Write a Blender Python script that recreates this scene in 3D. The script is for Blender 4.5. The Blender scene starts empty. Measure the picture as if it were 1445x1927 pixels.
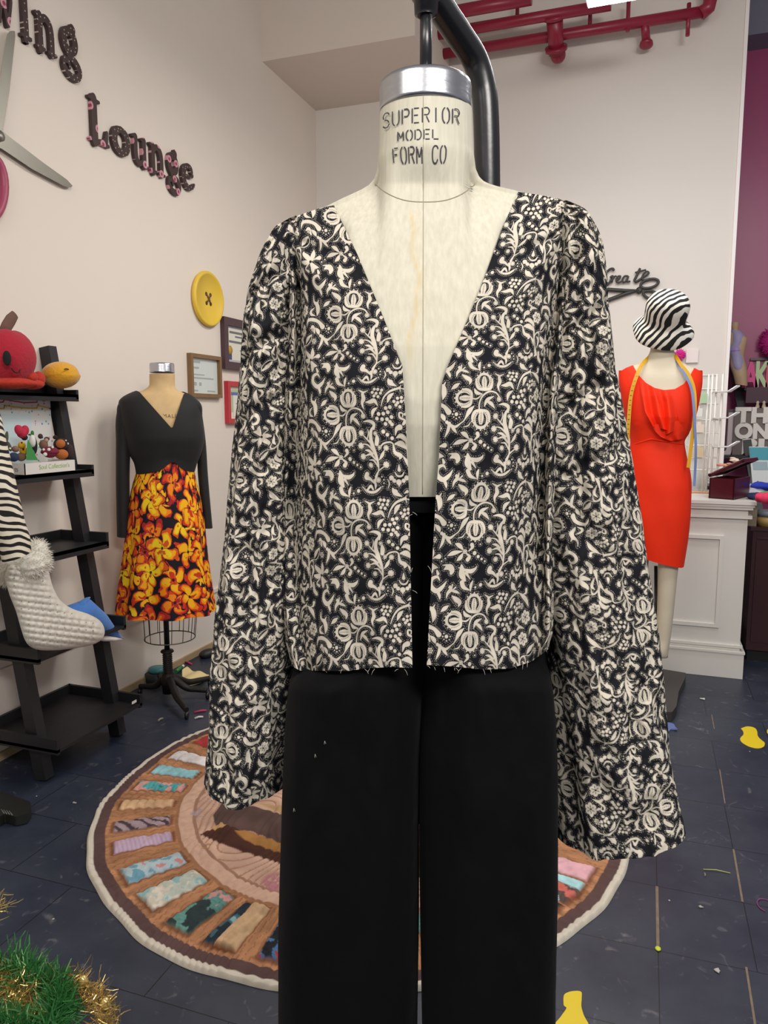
import bpy, math, random
import numpy as np
random.seed(7)
rng = np.random.default_rng(7)
SC = bpy.context.scene
COL = SC.collection
R_ = math.radians
PI = math.pi

# ------------------------------------------------------------------ camera
FPX, CX, CY, CAMH = 1410.0, 722.5, 963.5, 1.42
YAW, PITCH = R_(19.2), R_(7.3)
cd = bpy.data.cameras.new('camera')
cam = bpy.data.objects.new('camera', cd)
COL.objects.link(cam)
cam.location = (0, 0, CAMH)
cam.rotation_euler = (PI/2-PITCH, 0, YAW)
cd.sensor_fit = 'VERTICAL'
cd.sensor_height = 36.0
cd.lens = 36.0*FPX/1927
cd.clip_start = 0.02
SC.camera = cam

# ------------------------------------------------------------------ light and exposure
SC.view_settings.view_transform = 'Standard'
SC.view_settings.look = 'None'
SC.view_settings.exposure = 0.0
SC.view_settings.gamma = 1.0
wd = bpy.data.worlds.new('room_ambient')
SC.world = wd
wd.use_nodes = True
wd.node_tree.nodes['Background'].inputs[0].default_value = (0.96, 0.95, 1.0, 1)
wd.node_tree.nodes['Background'].inputs[1].default_value = 0.30

def area(name, loc, target, sx, sy, power, color):
    l = bpy.data.lights.new(name, 'AREA')
    l.shape = 'RECTANGLE'; l.size = sx; l.size_y = sy
    l.energy = power; l.color = color
    o = bpy.data.objects.new(name, l)
    COL.objects.link(o)
    o.location = loc
    from mathutils import Vector
    d = Vector(target)-Vector(loc)
    o.rotation_euler = d.to_track_quat('-Z', 'Y').to_euler()
    return o
area('ceiling_lamp_light', (-0.6, 3.3, 3.2), (-0.9, 3.2, 0), 1.6, 0.35, 30, (1.0, 0.95, 0.88))
area('ceiling_lamp_light', (0.3, 3.7, 3.5), (0.3, 4.0, 0), 1.3, 0.3, 26, (0.95, 0.97, 1.0))
area('ceiling_lamp_light', (-0.9, -0.6, 3.1), (-0.6, 1.8, 0.9), 1.4, 0.5, 24, (1.0, 0.94, 0.86))
area('ceiling_lamp_light', (1.35, -0.7, 3.1), (-0.9, 2.4, 0.7), 1.3, 0.5, 82, (1.0, 0.95, 0.9))
area('ceiling_lamp_light', (0.9, 2.6, 3.5), (0.4, 4.6, 0.6), 1.2, 0.3, 16, (1.0, 0.97, 0.93))

# ------------------------------------------------------------------ geometry helpers
Fv = np.array([-math.sin(YAW)*math.cos(PITCH), math.cos(YAW)*math.cos(PITCH), -math.sin(PITCH)])
Rv = np.array([math.cos(YAW), math.sin(YAW), 0.0])
Uv = np.cross(Rv, Fv)
Cv = np.array([0, 0, CAMH])
def ray(x, y):
    x = np.asarray(x, float); y = np.asarray(y, float)
    return Fv + Rv*((x-CX)/FPX)[..., None] + Uv*((CY-y)/FPX)[..., None]
def on_z(x, y, z=0.0):
    r = ray(x, y); return Cv + r*((z-CAMH)/r[..., 2])[..., None]
def on_x(x, y, X):
    r = ray(x, y); return Cv + r*(X/r[..., 0])[..., None]
def on_y(x, y, Y):
    r = ray(x, y); return Cv + r*(Y/r[..., 1])[..., None]
def proj(P):
    v = np.asarray(P)-Cv; d = v@Fv
    return CX+FPX*(v@Rv)/d, CY-FPX*(v@Uv)/d
def sm(x, a, b):
    t = np.clip((np.asarray(x, float)-a)/(b-a), 0, 1); return t*t*(3-2*t)

class Fr:
    """A standing thing: a vertical plane through ground point A, n is its front direction."""
    def __init__(s, A, n=None):
        s.A = np.array([A[0], A[1]], float)
        n = -s.A if n is None else np.array(n[:2], float)
        s.n2 = n/np.linalg.norm(n); s.n = np.array([s.n2[0], s.n2[1], 0.0])
        s.r = np.array([-s.n2[1], s.n2[0], 0.0])       # to the right as seen from the front
        s.base = np.array([A[0], A[1], 0.0])
    def p(s, x, y, off=0.0):
        r = ray(x, y); off = np.asarray(off, float)
        t = (off+s.A@s.n2)/(r[..., :2]@s.n2)
        return Cv + r*t[..., None]
    def mpp(s, x=CX, y=CY):
        P = s.p(x, y); return float(((P-Cv)@Fv)/FPX)

def rows_interp(rows, n):
    rows = np.array(rows, float); m = len(rows)
    d = np.r_[0, np.cumsum(np.hypot(np.diff(rows[:, 1]), 0.3*np.diff(rows[:, 0]))+np.hypot(np.diff(rows[:, 3]), 0.3*np.diff(rows[:, 2])))]
    d = d/d[-1]
    t = np.linspace(0, 1, n)
    out = np.empty((n, rows.shape[1]))
    for k in range(rows.shape[1]):
        y = rows[:, k]
        g = np.gradient(y, d)
        # monotone-ish hermite
        for i in range(m):
            if 0 < i < m-1 and (y[i]-y[i-1])*(y[i+1]-y[i]) <= 0: g[i] = 0
        j = np.clip(np.searchsorted(d, t, 'right')-1, 0, m-2)
        h = d[j+1]-d[j]; s_ = (t-d[j])/h
        h00 = 2*s_**3-3*s_**2+1; h10 = s_**3-2*s_**2+s_; h01 = -2*s_**3+3*s_**2; h11 = s_**3-s_**2
        out[:, k] = h00*y[j]+h10*h*g[j]+h01*y[j+1]+h11*h*g[j+1]
    return out

def body(F, rows, nv=60, th=None, ex=2.2, radial=None, top=None):
    """rows: xl,yl,xr,yr,front,back,off -> P (nv,nt,3); th 0..2pi, pi/2 = front"""
    if th is None: th = np.linspace(0, 2*PI, 65)
    R = rows_interp(rows, nv)
    Pl = F.p(R[:, 0], R[:, 1], R[:, 6]); Pr = F.p(R[:, 2], R[:, 3], R[:, 6])
    c = (Pl+Pr)/2; hv = (Pr-Pl)/2
    co, si = np.cos(th), np.sin(th)
    cc = np.sign(co)*np.abs(co)**(2/ex); ss = np.sign(si)*np.abs(si)**(2/ex)
    b = np.where(ss[None, :] > 0, R[:, 4:5], R[:, 5:6])*ss[None, :]
    a = np.tile(cc[None, :], (nv, 1))
    if radial is not None:
        k = radial(np.linspace(0, 1, nv)[:, None], th[None, :])
        a = a*k; b = b*k
    P = c[:, None, :]+hv[:, None, :]*a[..., None]+F.n[None, None, :]*b[..., None]
    if top is not None:       # neckline: top(px) = pixel height where the cloth starts, per column
        Q = P.copy()
        for j in range(P.shape[1]):
            if math.sin(th[j]) < -0.05 and top is not None:
                lim = top(None, True)
            else: lim = None
            x, y = proj(P[:, j])
            L = np.array([top(v, False) for v in x]) if lim is None else np.full(nv, lim)
            ok = np.nonzero(y >= L)[0]
            i0 = ok[0] if len(ok) else nv-1
            f0 = float(i0)
            if i0 > 0:
                a0 = y[i0-1]-L[i0-1]; a1 = y[i0]-L[i0]
                f0 = i0-1+(-a0/(a1-a0) if a1 != a0 else 0)
            tt = f0+(nv-1-f0)*np.linspace(0, 1, nv)
            i = np.clip(tt.astype(int), 0, nv-2); w = (tt-i)[:, None]
            Q[:, j] = P[i, j]*(1-w)+P[i+1, j]*w
        P = Q
    return P

class MB:
    def __init__(s): s.v = []; s.f = []; s.sm = []; s.n = 0; s.at = {}
    def add(s, V, Fs, smooth=False, **attr):
        V = np.asarray(V, float).reshape(-1, 3)
        for k, a in attr.items():
            s.at.setdefault(k, []).append((s.n, np.asarray(a, float)))
        s.v.append(V)
        for f in Fs: s.f.append([int(i)+s.n for i in f])
        s.sm += [smooth]*len(Fs); s.n += len(V)
        return s
    def box(s, c, h, ax=None):
        c = np.array(c, float); ax = np.eye(3) if ax is None else np.array(ax, float)
        V = [c+ax[0]*h[0]*i+ax[1]*h[1]*j+ax[2]*h[2]*k for i in (-1, 1) for j in (-1, 1) for k in (-1, 1)]
        return s.add(V, [(0, 1, 3, 2), (4, 6, 7, 5), (0, 4, 5, 1), (2, 3, 7, 6), (0, 2, 6, 4), (1, 5, 7, 3)])
    def bw(s, lo, hi, bev=0.0):
        lo = np.minimum(lo, hi).astype(float); hi2 = np.maximum(lo, hi).astype(float)
        return s.box((lo+hi2)/2, (hi2-lo)/2)
    def bar(s, p, q, w, t, up=(0, 0, 1)):
        p = np.array(p, float); q = np.array(q, float); d = q-p; L = np.linalg.norm(d); d /= L
        u = np.array(up, float); x = np.cross(d, u); x /= np.linalg.norm(x); u = np.cross(x, d)
        return s.box((p+q)/2, (L/2, w/2, t/2), (d, x, u))
    def grid(s, P, smooth=True, closed=False, **attr):
        nv, nu = P.shape[:2]
        idx = np.arange(nv*nu).reshape(nv, nu)
        if closed:
            a = idx; b = np.roll(idx, -1, 1)
            q = np.stack([a[:-1], b[:-1], b[1:], a[1:]], -1).reshape(-1, 4)
        else:
            q = np.stack([idx[:-1, :-1], idx[:-1, 1:], idx[1:, 1:], idx[1:, :-1]], -1).reshape(-1, 4)
        return s.add(P, q.tolist(), smooth, **attr)
    def tube(s, pts, r, n=10, smooth=True, caps=True, flat=1.0, up=None):
        pts = np.array(pts, float); m = len(pts); r = np.broadcast_to(np.asarray(r, float), (m,))
        T = np.gradient(pts, axis=0); T /= np.linalg.norm(T, axis=1)[:, None]+1e-12
        u = np.array([0, 0, 1.0]) if up is None else np.array(up, float)
        if up is None and abs(T[0]@u) > 0.9: u = np.array([1.0, 0, 0])
        rings = []
        for i in range(m):
            u = u-T[i]*(u@T[i]); nn = np.linalg.norm(u)
            if nn < 1e-6: u = np.cross(T[i], [0.3, 0.5, 0.8]); nn = np.linalg.norm(u)
            u = u/nn; w = np.cross(T[i], u)
            a = np.linspace(0, 2*PI, n, endpoint=False)
            rings.append(pts[i]+r[i]*(np.cos(a)[:, None]*u*flat+np.sin(a)[:, None]*w))
        n0 = s.n
        s.grid(np.array(rings), smooth, closed=True)
        if caps:
            s.f.append([n0+i for i in range(n)][::-1]); s.f.append([n0+(m-1)*n+i for i in range(n)]); s.sm += [False, False]
        return s
    def ell(s, c, rad, ax=None, nu=24, nv=14, fn=None):
        c = np.array(c, float); ax = np.eye(3) if ax is None else np.array(ax, float)
        rad = np.broadcast_to(np.asarray(rad, float), (3,))
        ph = np.linspace(0.001, PI-0.001, nv)[:, None]; a = np.linspace(0, 2*PI, nu, endpoint=False)[None]
        X = np.sin(ph)*np.cos(a); Y = np.sin(ph)*np.sin(a); Z = np.cos(ph)+0*a
        k = 1.0 if fn is None else fn(X, Y, Z)
        P = c+ax[0]*(X*rad[0]*k)[..., None]+ax[1]*(Y*rad[1]*k)[..., None]+ax[2]*(Z*rad[2]*k)[..., None]
        return s.grid(P, True, closed=True)
    def lathe(s, c, prof, n=32, axis=(0, 0, 1), smooth=True, caps=True):
        ax = np.array(axis, float); ax /= np.linalg.norm(ax)
        u = np.cross(ax, [1, 0, 0] if abs(ax[0]) < .8 else [0, 1, 0]); u /= np.linalg.norm(u); w = np.cross(ax, u)
        a = np.linspace(0, 2*PI, n, endpoint=False)
        rings = [np.array(c)+ax*z+r*(np.cos(a)[:, None]*u+np.sin(a)[:, None]*w) for r, z in prof]
        n0 = s.n; m = len(prof)
        s.grid(np.array(rings), smooth, closed=True)
        if caps:
            s.f.append([n0+i for i in range(n)]); s.f.append([n0+(m-1)*n+i for i in range(n)]); s.sm += [False, False]
        return s
    def plate(s, fn, box, res, M, thick=True):
        """fn(u,v)->sdf (negative inside); M(u,v,h) -> 3D, h 0 back 1 front"""
        u0, v0, u1, v1 = box
        nx = max(3, int((u1-u0)/res)+1); ny = max(3, int((v1-v0)/res)+1)
        U, V = np.meshgrid(np.linspace(u0, u1, nx), np.linspace(v0, v1, ny))
        S = fn(U, V)
        pts = []; faces = []; key = {}
        def vid(u, v, h):
            k = (round(u, 6), round(v, 6), h)
            if k not in key:
                key[k] = len(pts); pts.append(M(u, v, h))
            return key[k]
        for j in range(ny-1):
            for i in range(nx-1):
                cs = [(j, i), (j, i+1), (j+1, i+1), (j+1, i)]
                vals = [S[a] for a in cs]
                if min(vals) > 0: continue
                poly = []; cr = []
                for k in range(4):
                    a, b = cs[k], cs[(k+1) % 4]; va, vb = vals[k], vals[(k+1) % 4]
                    if va <= 0: poly.append((U[a], V[a]))
                    if (va <= 0) != (vb <= 0):
                        t = va/(va-vb); t = min(max(t, .02), .98)
                        q = (U[a]+(U[b]-U[a])*t, V[a]+(V[b]-V[a])*t); poly.append(q); cr.append((q, va <= 0))
                if len(poly) < 3: continue
                faces.append([vid(*q, 1) for q in poly])
                if thick:
                    faces.append([vid(*q, 0) for q in poly][::-1])
                    for k in range(len(cr)):
                        (q, ex_), (q2, _) = cr[k], cr[(k+1) % len(cr)]
                        if ex_ and len(cr) > 1:
                            faces.append([vid(*q, 1), vid(*q2, 1), vid(*q2, 0), vid(*q, 0)][::-1])
        if pts: s.add(pts, faces, False)
        return s
    def build(s, name, m, parent=None, loc=None):
        return mesh_obj(name, np.concatenate(s.v), s.f, s.sm, m, parent, loc, s.at, s.n)

def root_loc(o):
    while o.parent: o = o.parent
    return np.array(o.location)
def mesh_obj(name, V, Fs, smooth, m, parent=None, loc=None, at=None, n=0):
    off = np.array(loc, float) if loc is not None else (root_loc(parent) if parent else V.mean(0)*[1, 1, 0]+[0, 0, V[:, 2].min()])
    V = V-off
    me = bpy.data.meshes.new(name)
    if isinstance(Fs, np.ndarray):
        nf = len(Fs); me.vertices.add(len(V)); me.vertices.foreach_set('co', V.astype(np.float32).ravel())
        me.loops.add(nf*4); me.loops.foreach_set('vertex_index', Fs.astype(np.int32).ravel())
        me.polygons.add(nf); me.polygons.foreach_set('loop_start', np.arange(0, nf*4, 4, dtype=np.int32))
        me.update(calc_edges=True)
        me.polygons.foreach_set('use_smooth', np.ones(nf, bool))
    else:
        me.from_pydata(V.tolist(), [], Fs)
        me.polygons.foreach_set('use_smooth', np.array(smooth, bool))
    for k, lst in (at or {}).items():
        dim = lst[0][1].shape[-1] if lst[0][1].ndim > 1 and lst[0][1].shape[-1] == 3 else 1
        if dim == 3:
            A = np.ones((n, 4), np.float32)
            for i0, a in lst: a = a.reshape(-1, 3); A[i0:i0+len(a), :3] = a
            att = me.color_attributes.new(k, 'FLOAT_COLOR', 'POINT'); att.data.foreach_set('color', A.ravel())
        else:
            A = np.zeros(n, np.float32)
            for i0, a in lst: a = a.ravel(); A[i0:i0+len(a)] = a
            att = me.attributes.new(k, 'FLOAT', 'POINT'); att.data.foreach_set('value', A)
    me.update()
    me.materials.append(m)
    o = bpy.data.objects.new(name, me); COL.objects.link(o)
    if parent is not None: o.parent = parent
    else: o.location = off
    return o
def big_grid(name, P, m, parent=None, loc=None, col=None, val=None):
    nv, nu = P.shape[:2]; idx = np.arange(nv*nu).reshape(nv, nu)
    q = np.stack([idx[:-1, :-1], idx[:-1, 1:], idx[1:, 1:], idx[1:, :-1]], -1).reshape(-1, 4)
    at = {}
    if col is not None: at['col'] = [(0, col)]
    if val is not None: at['ink'] = [(0, val)]
    return mesh_obj(name, P.reshape(-1, 3), q, None, m, parent, loc, at, nv*nu)

def thing(name, label, cat, loc=(0, 0, 0), group=None):
    o = bpy.data.objects.new(name, None); COL.objects.link(o)
    o.empty_display_size = 0.05
    o.location = tuple(float(v) for v in loc); o['label'] = label; o['category'] = cat
    if group: o['group'] = group
    return o
def tag(o, label, cat, group=None, kind=None):
    o['label'] = label; o['category'] = cat
    if group: o['group'] = group
    if kind: o['kind'] = kind
    return o
def struct(o): o['kind'] = 'structure'; return o

# ------------------------------------------------------------------ numpy noise
def vnoise(x, y, seed=0):
    x = np.asarray(x, float); y = np.asarray(y, float)
    tab = np.random.default_rng(seed).random((64, 64))
    xi = np.floor(x).astype(int); yi = np.floor(y).astype(int); fx = x-xi; fy = y-yi
    fx = fx*fx*(3-2*fx); fy = fy*fy*(3-2*fy)
    g = lambda i, j: tab[i % 64, j % 64]
    return (g(xi, yi)*(1-fx)+g(xi+1, yi)*fx)*(1-fy)+(g(xi, yi+1)*(1-fx)+g(xi+1, yi+1)*fx)*fy
def fbm(x, y, seed=0, o=3):
    s = 0; a = .5; 
    for k in range(o): s = s+a*vnoise(x*2**k, y*2**k, seed+k); a *= .5
    return s/(1-.5**o)

# ------------------------------------------------------------------ 2D shapes (signed distance)
def s_circ(U, V, x, y, r): return np.hypot(U-x, V-y)-r
def s_cap(U, V, a, b, ra, rb):
    ax, ay = a; bx, by = b; dx, dy = bx-ax, by-ay; L = dx*dx+dy*dy+1e-12
    t = np.clip(((U-ax)*dx+(V-ay)*dy)/L, 0, 1)
    return np.hypot(U-ax-t*dx, V-ay-t*dy)-(ra+(rb-ra)*t)
def cat_rom(pts, w, n=6):
    pts = np.array(pts, float); w = np.broadcast_to(np.asarray(w, float), (len(pts),))
    A = np.c_[pts, w]; A = np.vstack([2*A[0]-A[1], A, 2*A[-1]-A[-2]]); out = []
    for i in range(1, len(A)-2):
        for k in range(n):
            t = k/n; p0, p1, p2, p3 = A[i-1], A[i], A[i+1], A[i+2]
            out.append(.5*((2*p1)+(-p0+p2)*t+(2*p0-5*p1+4*p2-p3)*t*t+(-p0+3*p1-3*p2+p3)*t**3))
    out.append(A[-2]); return np.array(out)
def s_stroke(U, V, pts, w, n=5):
    P = cat_rom(pts, w, n) if len(pts) > 2 and n > 1 else np.c_[np.array(pts, float), np.broadcast_to(w, (len(pts),))]
    d = np.full(np.shape(U), 1e9)
    for a, b in zip(P[:-1], P[1:]): d = np.minimum(d, s_cap(U, V, a[:2], b[:2], max(a[2], .1e-4), max(b[2], .1e-4)))
    return d
def s_poly(U, V, P):
    P = np.array(P, float); d = np.full(np.shape(U), 1e9); ins = np.zeros(np.shape(U), bool)
    for a, b in zip(P, np.roll(P, -1, 0)):
        d = np.minimum(d, s_cap(U, V, a, b, 0, 0))
        c = ((a[1] > V) != (b[1] > V)) & (U < (b[0]-a[0])*(V-a[1])/((b[1]-a[1]) or 1e-12)+a[0])
        ins ^= c
    return np.where(ins, -d, d)

# ------------------------------------------------------------------ materials
def newmat(name):
    m = bpy.data.materials.new(name); m.use_nodes = True
    nt = m.node_tree; return m, nt, nt.nodes['Principled BSDF']
def N(nt, t, **kw):
    n = nt.nodes.new(t)
    for k, v in kw.items():
        if k.startswith('i'): n.inputs[int(k[1:])].default_value = v
        else: setattr(n, k, v)
    return n
def srgb(c):
    if isinstance(c, str): c = [int(c[i:i+2], 16)/255 for i in (0, 2, 4)]
    return tuple((v/12.92 if v <= .04045 else ((v+.055)/1.055)**2.4) for v in c)+(1.0,)
MC = {}
def mat(name, c, rough=.6, metal=0.0, bump=0.0, bscale=60, var=0.0, vscale=6, sheen=0.0, spec=None, stretch=None):
    if name in MC: return MC[name]
    m, nt, b = newmat(name); c = srgb(c)
    b.inputs['Base Color'].default_value = c; b.inputs['Roughness'].default_value = rough
    b.inputs['Metallic'].default_value = metal
    if sheen: b.inputs['Sheen Weight'].default_value = sheen
    if spec is not None: b.inputs['Specular IOR Level'].default_value = spec
    tc = N(nt, 'ShaderNodeTexCoord'); src = tc.outputs['Object']
    if stretch:
        mp = N(nt, 'ShaderNodeMapping'); mp.inputs['Scale'].default_value = stretch
        nt.links.new(src, mp.inputs[0]); src = mp.outputs[0]
    if var:
        n = N(nt, 'ShaderNodeTexNoise'); n.inputs['Scale'].default_value = vscale; n.inputs['Detail'].default_value = 5
        nt.links.new(src, n.inputs['Vector'])
        mx = N(nt, 'ShaderNodeMix', data_type='RGBA')
        nt.links.new(n.outputs[0], mx.inputs[0])
        mx.inputs[6].default_value = tuple(v*(1-var) for v in c[:3])+(1,); mx.inputs[7].default_value = tuple(min(1, v*(1+var)) for v in c[:3])+(1,)
        nt.links.new(mx.outputs[2], b.inputs['Base Color'])
    if bump:
        n = N(nt, 'ShaderNodeTexNoise'); n.inputs['Scale'].default_value = bscale; n.inputs['Detail'].default_value = 4
        nt.links.new(src, n.inputs['Vector'])
        bp = N(nt, 'ShaderNodeBump'); bp.inputs['Strength'].default_value = bump; bp.inputs['Distance'].default_value = .01
        nt.links.new(n.outputs[0], bp.inputs['Height']); nt.links.new(bp.outputs[0], b.inputs['Normal'])
    MC[name] = m; return m
def mat_attr(name, rough=.85, bump=.0, bscale=300, sheen=0.0):
    m, nt, b = newmat(name)
    a = N(nt, 'ShaderNodeAttribute', attribute_name='col'); nt.links.new(a.outputs['Color'], b.inputs['Base Color'])
    b.inputs['Roughness'].default_value = rough; b.inputs['Specular IOR Level'].default_value = .25
    if sheen: b.inputs['Sheen Weight'].default_value = sheen
    if bump:
        tc = N(nt, 'ShaderNodeTexCoord'); n = N(nt, 'ShaderNodeTexNoise'); n.inputs['Scale'].default_value = bscale
        nt.links.new(tc.outputs['Object'], n.inputs['Vector'])
        bp = N(nt, 'ShaderNodeBump'); bp.inputs['Strength'].default_value = bump; bp.inputs['Distance'].default_value = .005
        nt.links.new(n.outputs[0], bp.inputs['Height']); nt.links.new(bp.outputs[0], b.inputs['Normal'])
    return m
def mat_zebra(name, scale=9, rot=(0, 0, 0), light='E8E2D6', dist=5, thr=.5):
    m, nt, b = newmat(name)
    tc = N(nt, 'ShaderNodeTexCoord'); mp = N(nt, 'ShaderNodeMapping'); mp.inputs['Rotation'].default_value = rot
    nt.links.new(tc.outputs['Object'], mp.inputs[0])
    w = N(nt, 'ShaderNodeTexWave', bands_direction='Z'); w.inputs['Scale'].default_value = scale; w.inputs['Distortion'].default_value = dist
    w.inputs['Detail'].default_value = 1.5; w.inputs['Detail Scale'].default_value = 1.1
    nt.links.new(mp.outputs[0], w.inputs[0])
    r = N(nt, 'ShaderNodeValToRGB'); r.color_ramp.elements[0].position = thr-.05; r.color_ramp.elements[1].position = thr+.05
    r.color_ramp.elements[0].color = srgb('151313'); r.color_ramp.elements[1].color = srgb(light)
    nt.links.new(w.outputs['Fac'], r.inputs[0]); nt.links.new(r.outputs[0], b.inputs['Base Color'])
    b.inputs['Roughness'].default_value = .8; return m
def mat_dots(name, base, dots, scale, rad, planar=True, accent=None):
    m, nt, b = newmat(name)
    tc = N(nt, 'ShaderNodeTexCoord'); src = tc.outputs['Object']
    if planar:
        sp = N(nt, 'ShaderNodeSeparateXYZ'); cb = N(nt, 'ShaderNodeCombineXYZ')
        nt.links.new(src, sp.inputs[0]); nt.links.new(sp.outputs[1], cb.inputs[0]); nt.links.new(sp.outputs[2], cb.inputs[1]); src = cb.outputs[0]
    v = N(nt, 'ShaderNodeTexVoronoi', voronoi_dimensions='2D' if planar else '3D'); v.inputs['Scale'].default_value = scale; v.inputs['Randomness'].default_value = .55
    nt.links.new(src, v.inputs['Vector'])
    lt = N(nt, 'ShaderNodeMath', operation='LESS_THAN'); lt.inputs[1].default_value = rad; nt.links.new(v.outputs['Distance'], lt.inputs[0])
    mx = N(nt, 'ShaderNodeMix', data_type='RGBA'); mx.inputs[6].default_value = srgb(base); mx.inputs[7].default_value = srgb(dots)
    nt.links.new(lt.outputs[0], mx.inputs[0]); out = mx.outputs[2]
    if accent:
        l2 = N(nt, 'ShaderNodeMath', operation='LESS_THAN'); l2.inputs[1].default_value = rad*.45; nt.links.new(v.outputs['Distance'], l2.inputs[0])
        m2 = N(nt, 'ShaderNodeMix', data_type='RGBA'); m2.inputs[7].default_value = srgb(accent)
        nt.links.new(l2.outputs[0], m2.inputs[0]); nt.links.new(out, m2.inputs[6]); out = m2.outputs[2]
    nt.links.new(out, b.inputs['Base Color']); b.inputs['Roughness'].default_value = .55; return m

def text_mesh(name, body_, m, M, size, parent=None, loc=None, extrude=.0, offset=0.0, spacing=1.0, width=None):
    """flat lettering; M maps (x,y,h) of the text plane to the place"""
    cu = bpy.data.curves.new('txt', 'FONT'); cu.body = body_; cu.size = size; cu.extrude = extrude; cu.offset = offset
    cu.space_character = spacing; cu.align_x = 'CENTER'; cu.align_y = 'CENTER'
    o = bpy.data.objects.new('txt', cu); COL.objects.link(o)
    bpy.context.view_layer.update()
    me = bpy.data.meshes.new_from_object(o.evaluated_get(bpy.context.evaluated_depsgraph_get()))
    V = np.array([v.co[:] for v in me.vertices]); Fs = [list(p.vertices) for p in me.polygons]
    bpy.data.objects.remove(o); bpy.data.curves.remove(cu); bpy.data.meshes.remove(me)
    if width:
        V[:, 0] *= width/(V[:, 0].max()-V[:, 0].min())
    P = np.array([M(*v) for v in V])
    return mesh_obj(name, P, Fs, [False]*len(Fs), m, parent, loc)
# ================================================================== THE ROOM
XL, YB, XE, YP = -2.483, 5.547, 0.49, 6.30
M_wall = mat('wall_paint', 'E2D8CC', .75, bump=.08, bscale=14, var=.02, vscale=2)
M_wallb = mat('back_wall_paint', 'DED7D0', .75, bump=.05, bscale=14, var=.02, vscale=2)
M_soff = mat('soffit_paint', 'D8CCC2', .8, bump=.04, bscale=10)

def floor_mat():
    m, nt, b = newmat('painted_floor_tiles')
    tc = N(nt, 'ShaderNodeTexCoord'); mp = N(nt, 'ShaderNodeMapping')
    mp.inputs['Location'].default_value = (-0.088, -1.98, 0)
    nt.links.new(tc.outputs['Object'], mp.inputs[0])
    br = N(nt, 'ShaderNodeTexBrick', offset=.5, squash=1.0)
    br.inputs['Scale'].default_value = 1; br.inputs['Brick Width'].default_value = .48; br.inputs['Row Height'].default_value = .2935
    br.inputs['Mortar Size'].default_value = .0016; br.inputs['Mortar Smooth'].default_value = .3; br.inputs['Bias'].default_value = 0
    br.inputs['Color1'].default_value = srgb('1E2638'); br.inputs['Color2'].default_value = srgb('2A313D'); br.inputs['Mortar'].default_value = srgb('0B0C11')
    nt.links.new(mp.outputs[0], br.inputs['Vector'])
    n = N(nt, 'ShaderNodeTexNoise'); n.inputs['Scale'].default_value = 2.3; n.inputs['Detail'].default_value = 8; n.inputs['Roughness'].default_value = .65
    nt.links.new(tc.outputs['Object'], n.inputs['Vector'])
    r = N(nt, 'ShaderNodeValToRGB'); r.color_ramp.elements[0].position = .35; r.color_ramp.elements[0].color = srgb('171E33')
    r.color_ramp.elements[1].position = .68; r.color_ramp.elements[1].color = srgb('444A56')
    nt.links.new(n.outputs[0], r.inputs[0])
    mx = N(nt, 'ShaderNodeMix', data_type='RGBA'); mx.inputs[0].default_value = .5
    nt.links.new(br.outputs[0], mx.inputs[6]); nt.links.new(r.outputs[0], mx.inputs[7])
    # scuffs
    n2 = N(nt, 'ShaderNodeTexNoise'); n2.inputs['Scale'].default_value = 16; n2.inputs['Detail'].default_value = 6; n2.inputs['Distortion'].default_value = 1.5
    nt.links.new(tc.outputs['Object'], n2.inputs['Vector'])
    r2 = N(nt, 'ShaderNodeValToRGB'); r2.color_ramp.elements[0].position = .62; r2.color_ramp.elements[1].position = .82
    nt.links.new(n2.outputs[0], r2.inputs[0])
    sc = N(nt, 'ShaderNodeMath', operation='MULTIPLY'); sc.inputs[1].default_value = .45; nt.links.new(r2.outputs[0], sc.inputs[0])
    m2 = N(nt, 'ShaderNodeMix', data_type='RGBA'); m2.inputs[7].default_value = srgb('8E8C8C')
    nt.links.new(sc.outputs[0], m2.inputs[0]); nt.links.new(mx.outputs[2], m2.inputs[6])
    # paint flecks
    v = N(nt, 'ShaderNodeTexVoronoi'); v.inputs['Scale'].default_value = 7; nt.links.new(tc.outputs['Object'], v.inputs['Vector'])
    lt = N(nt, 'ShaderNodeMath', operation='LESS_THAN'); lt.inputs[1].default_value = .022; nt.links.new(v.outputs['Distance'], lt.inputs[0])
    m3 = N(nt, 'ShaderNodeMix', data_type='RGBA'); m3.inputs[7].default_value = srgb('B5B4B0')
    nt.links.new(lt.outputs[0], m3.inputs[0]); nt.links.new(m2.outputs[2], m3.inputs[6])
    m4 = N(nt, 'ShaderNodeMix', data_type='RGBA'); nt.links.new(br.outputs['Fac'], m4.inputs[0]); nt.links.new(m3.outputs[2], m4.inputs[6]); m4.inputs[7].default_value = srgb('0A0B10')
    nt.links.new(m4.outputs[2], b.inputs['Base Color'])
    rr = N(nt, 'ShaderNodeMapRange'); rr.inputs[3].default_value = .32; rr.inputs[4].default_value = .55; nt.links.new(n.outputs[0], rr.inputs[0]); nt.links.new(rr.outputs[0], b.inputs['Roughness'])
    bp = N(nt, 'ShaderNodeBump'); bp.inputs['Strength'].default_value = .15; bp.inputs['Distance'].default_value = .003
    nt.links.new(n2.outputs[0], bp.inputs['Height']); nt.links.new(bp.outputs[0], b.inputs['Normal'])
    return m
def sbox(name, lo, hi, m):
    return struct(MB().bw(lo, hi).build(name, m, loc=(0, 0, 0)))
sbox('floor', (XL-.15, -2.6, -.1), (3.2, 7.2, 0), floor_mat())
sbox('wall_left', (XL-.12, -2.6, 0), (XL, YB+.12, 4.4), M_wall)
sbox('wall_back', (XL, YB, 0), (XE, YB+.12, 4.4), M_wallb)
sbox('ceiling', (XL-.12, 1.6, 4.4), (3.2, 7.2, 4.5), mat('ceiling_paint', 'C9C4C0', .8))
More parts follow.
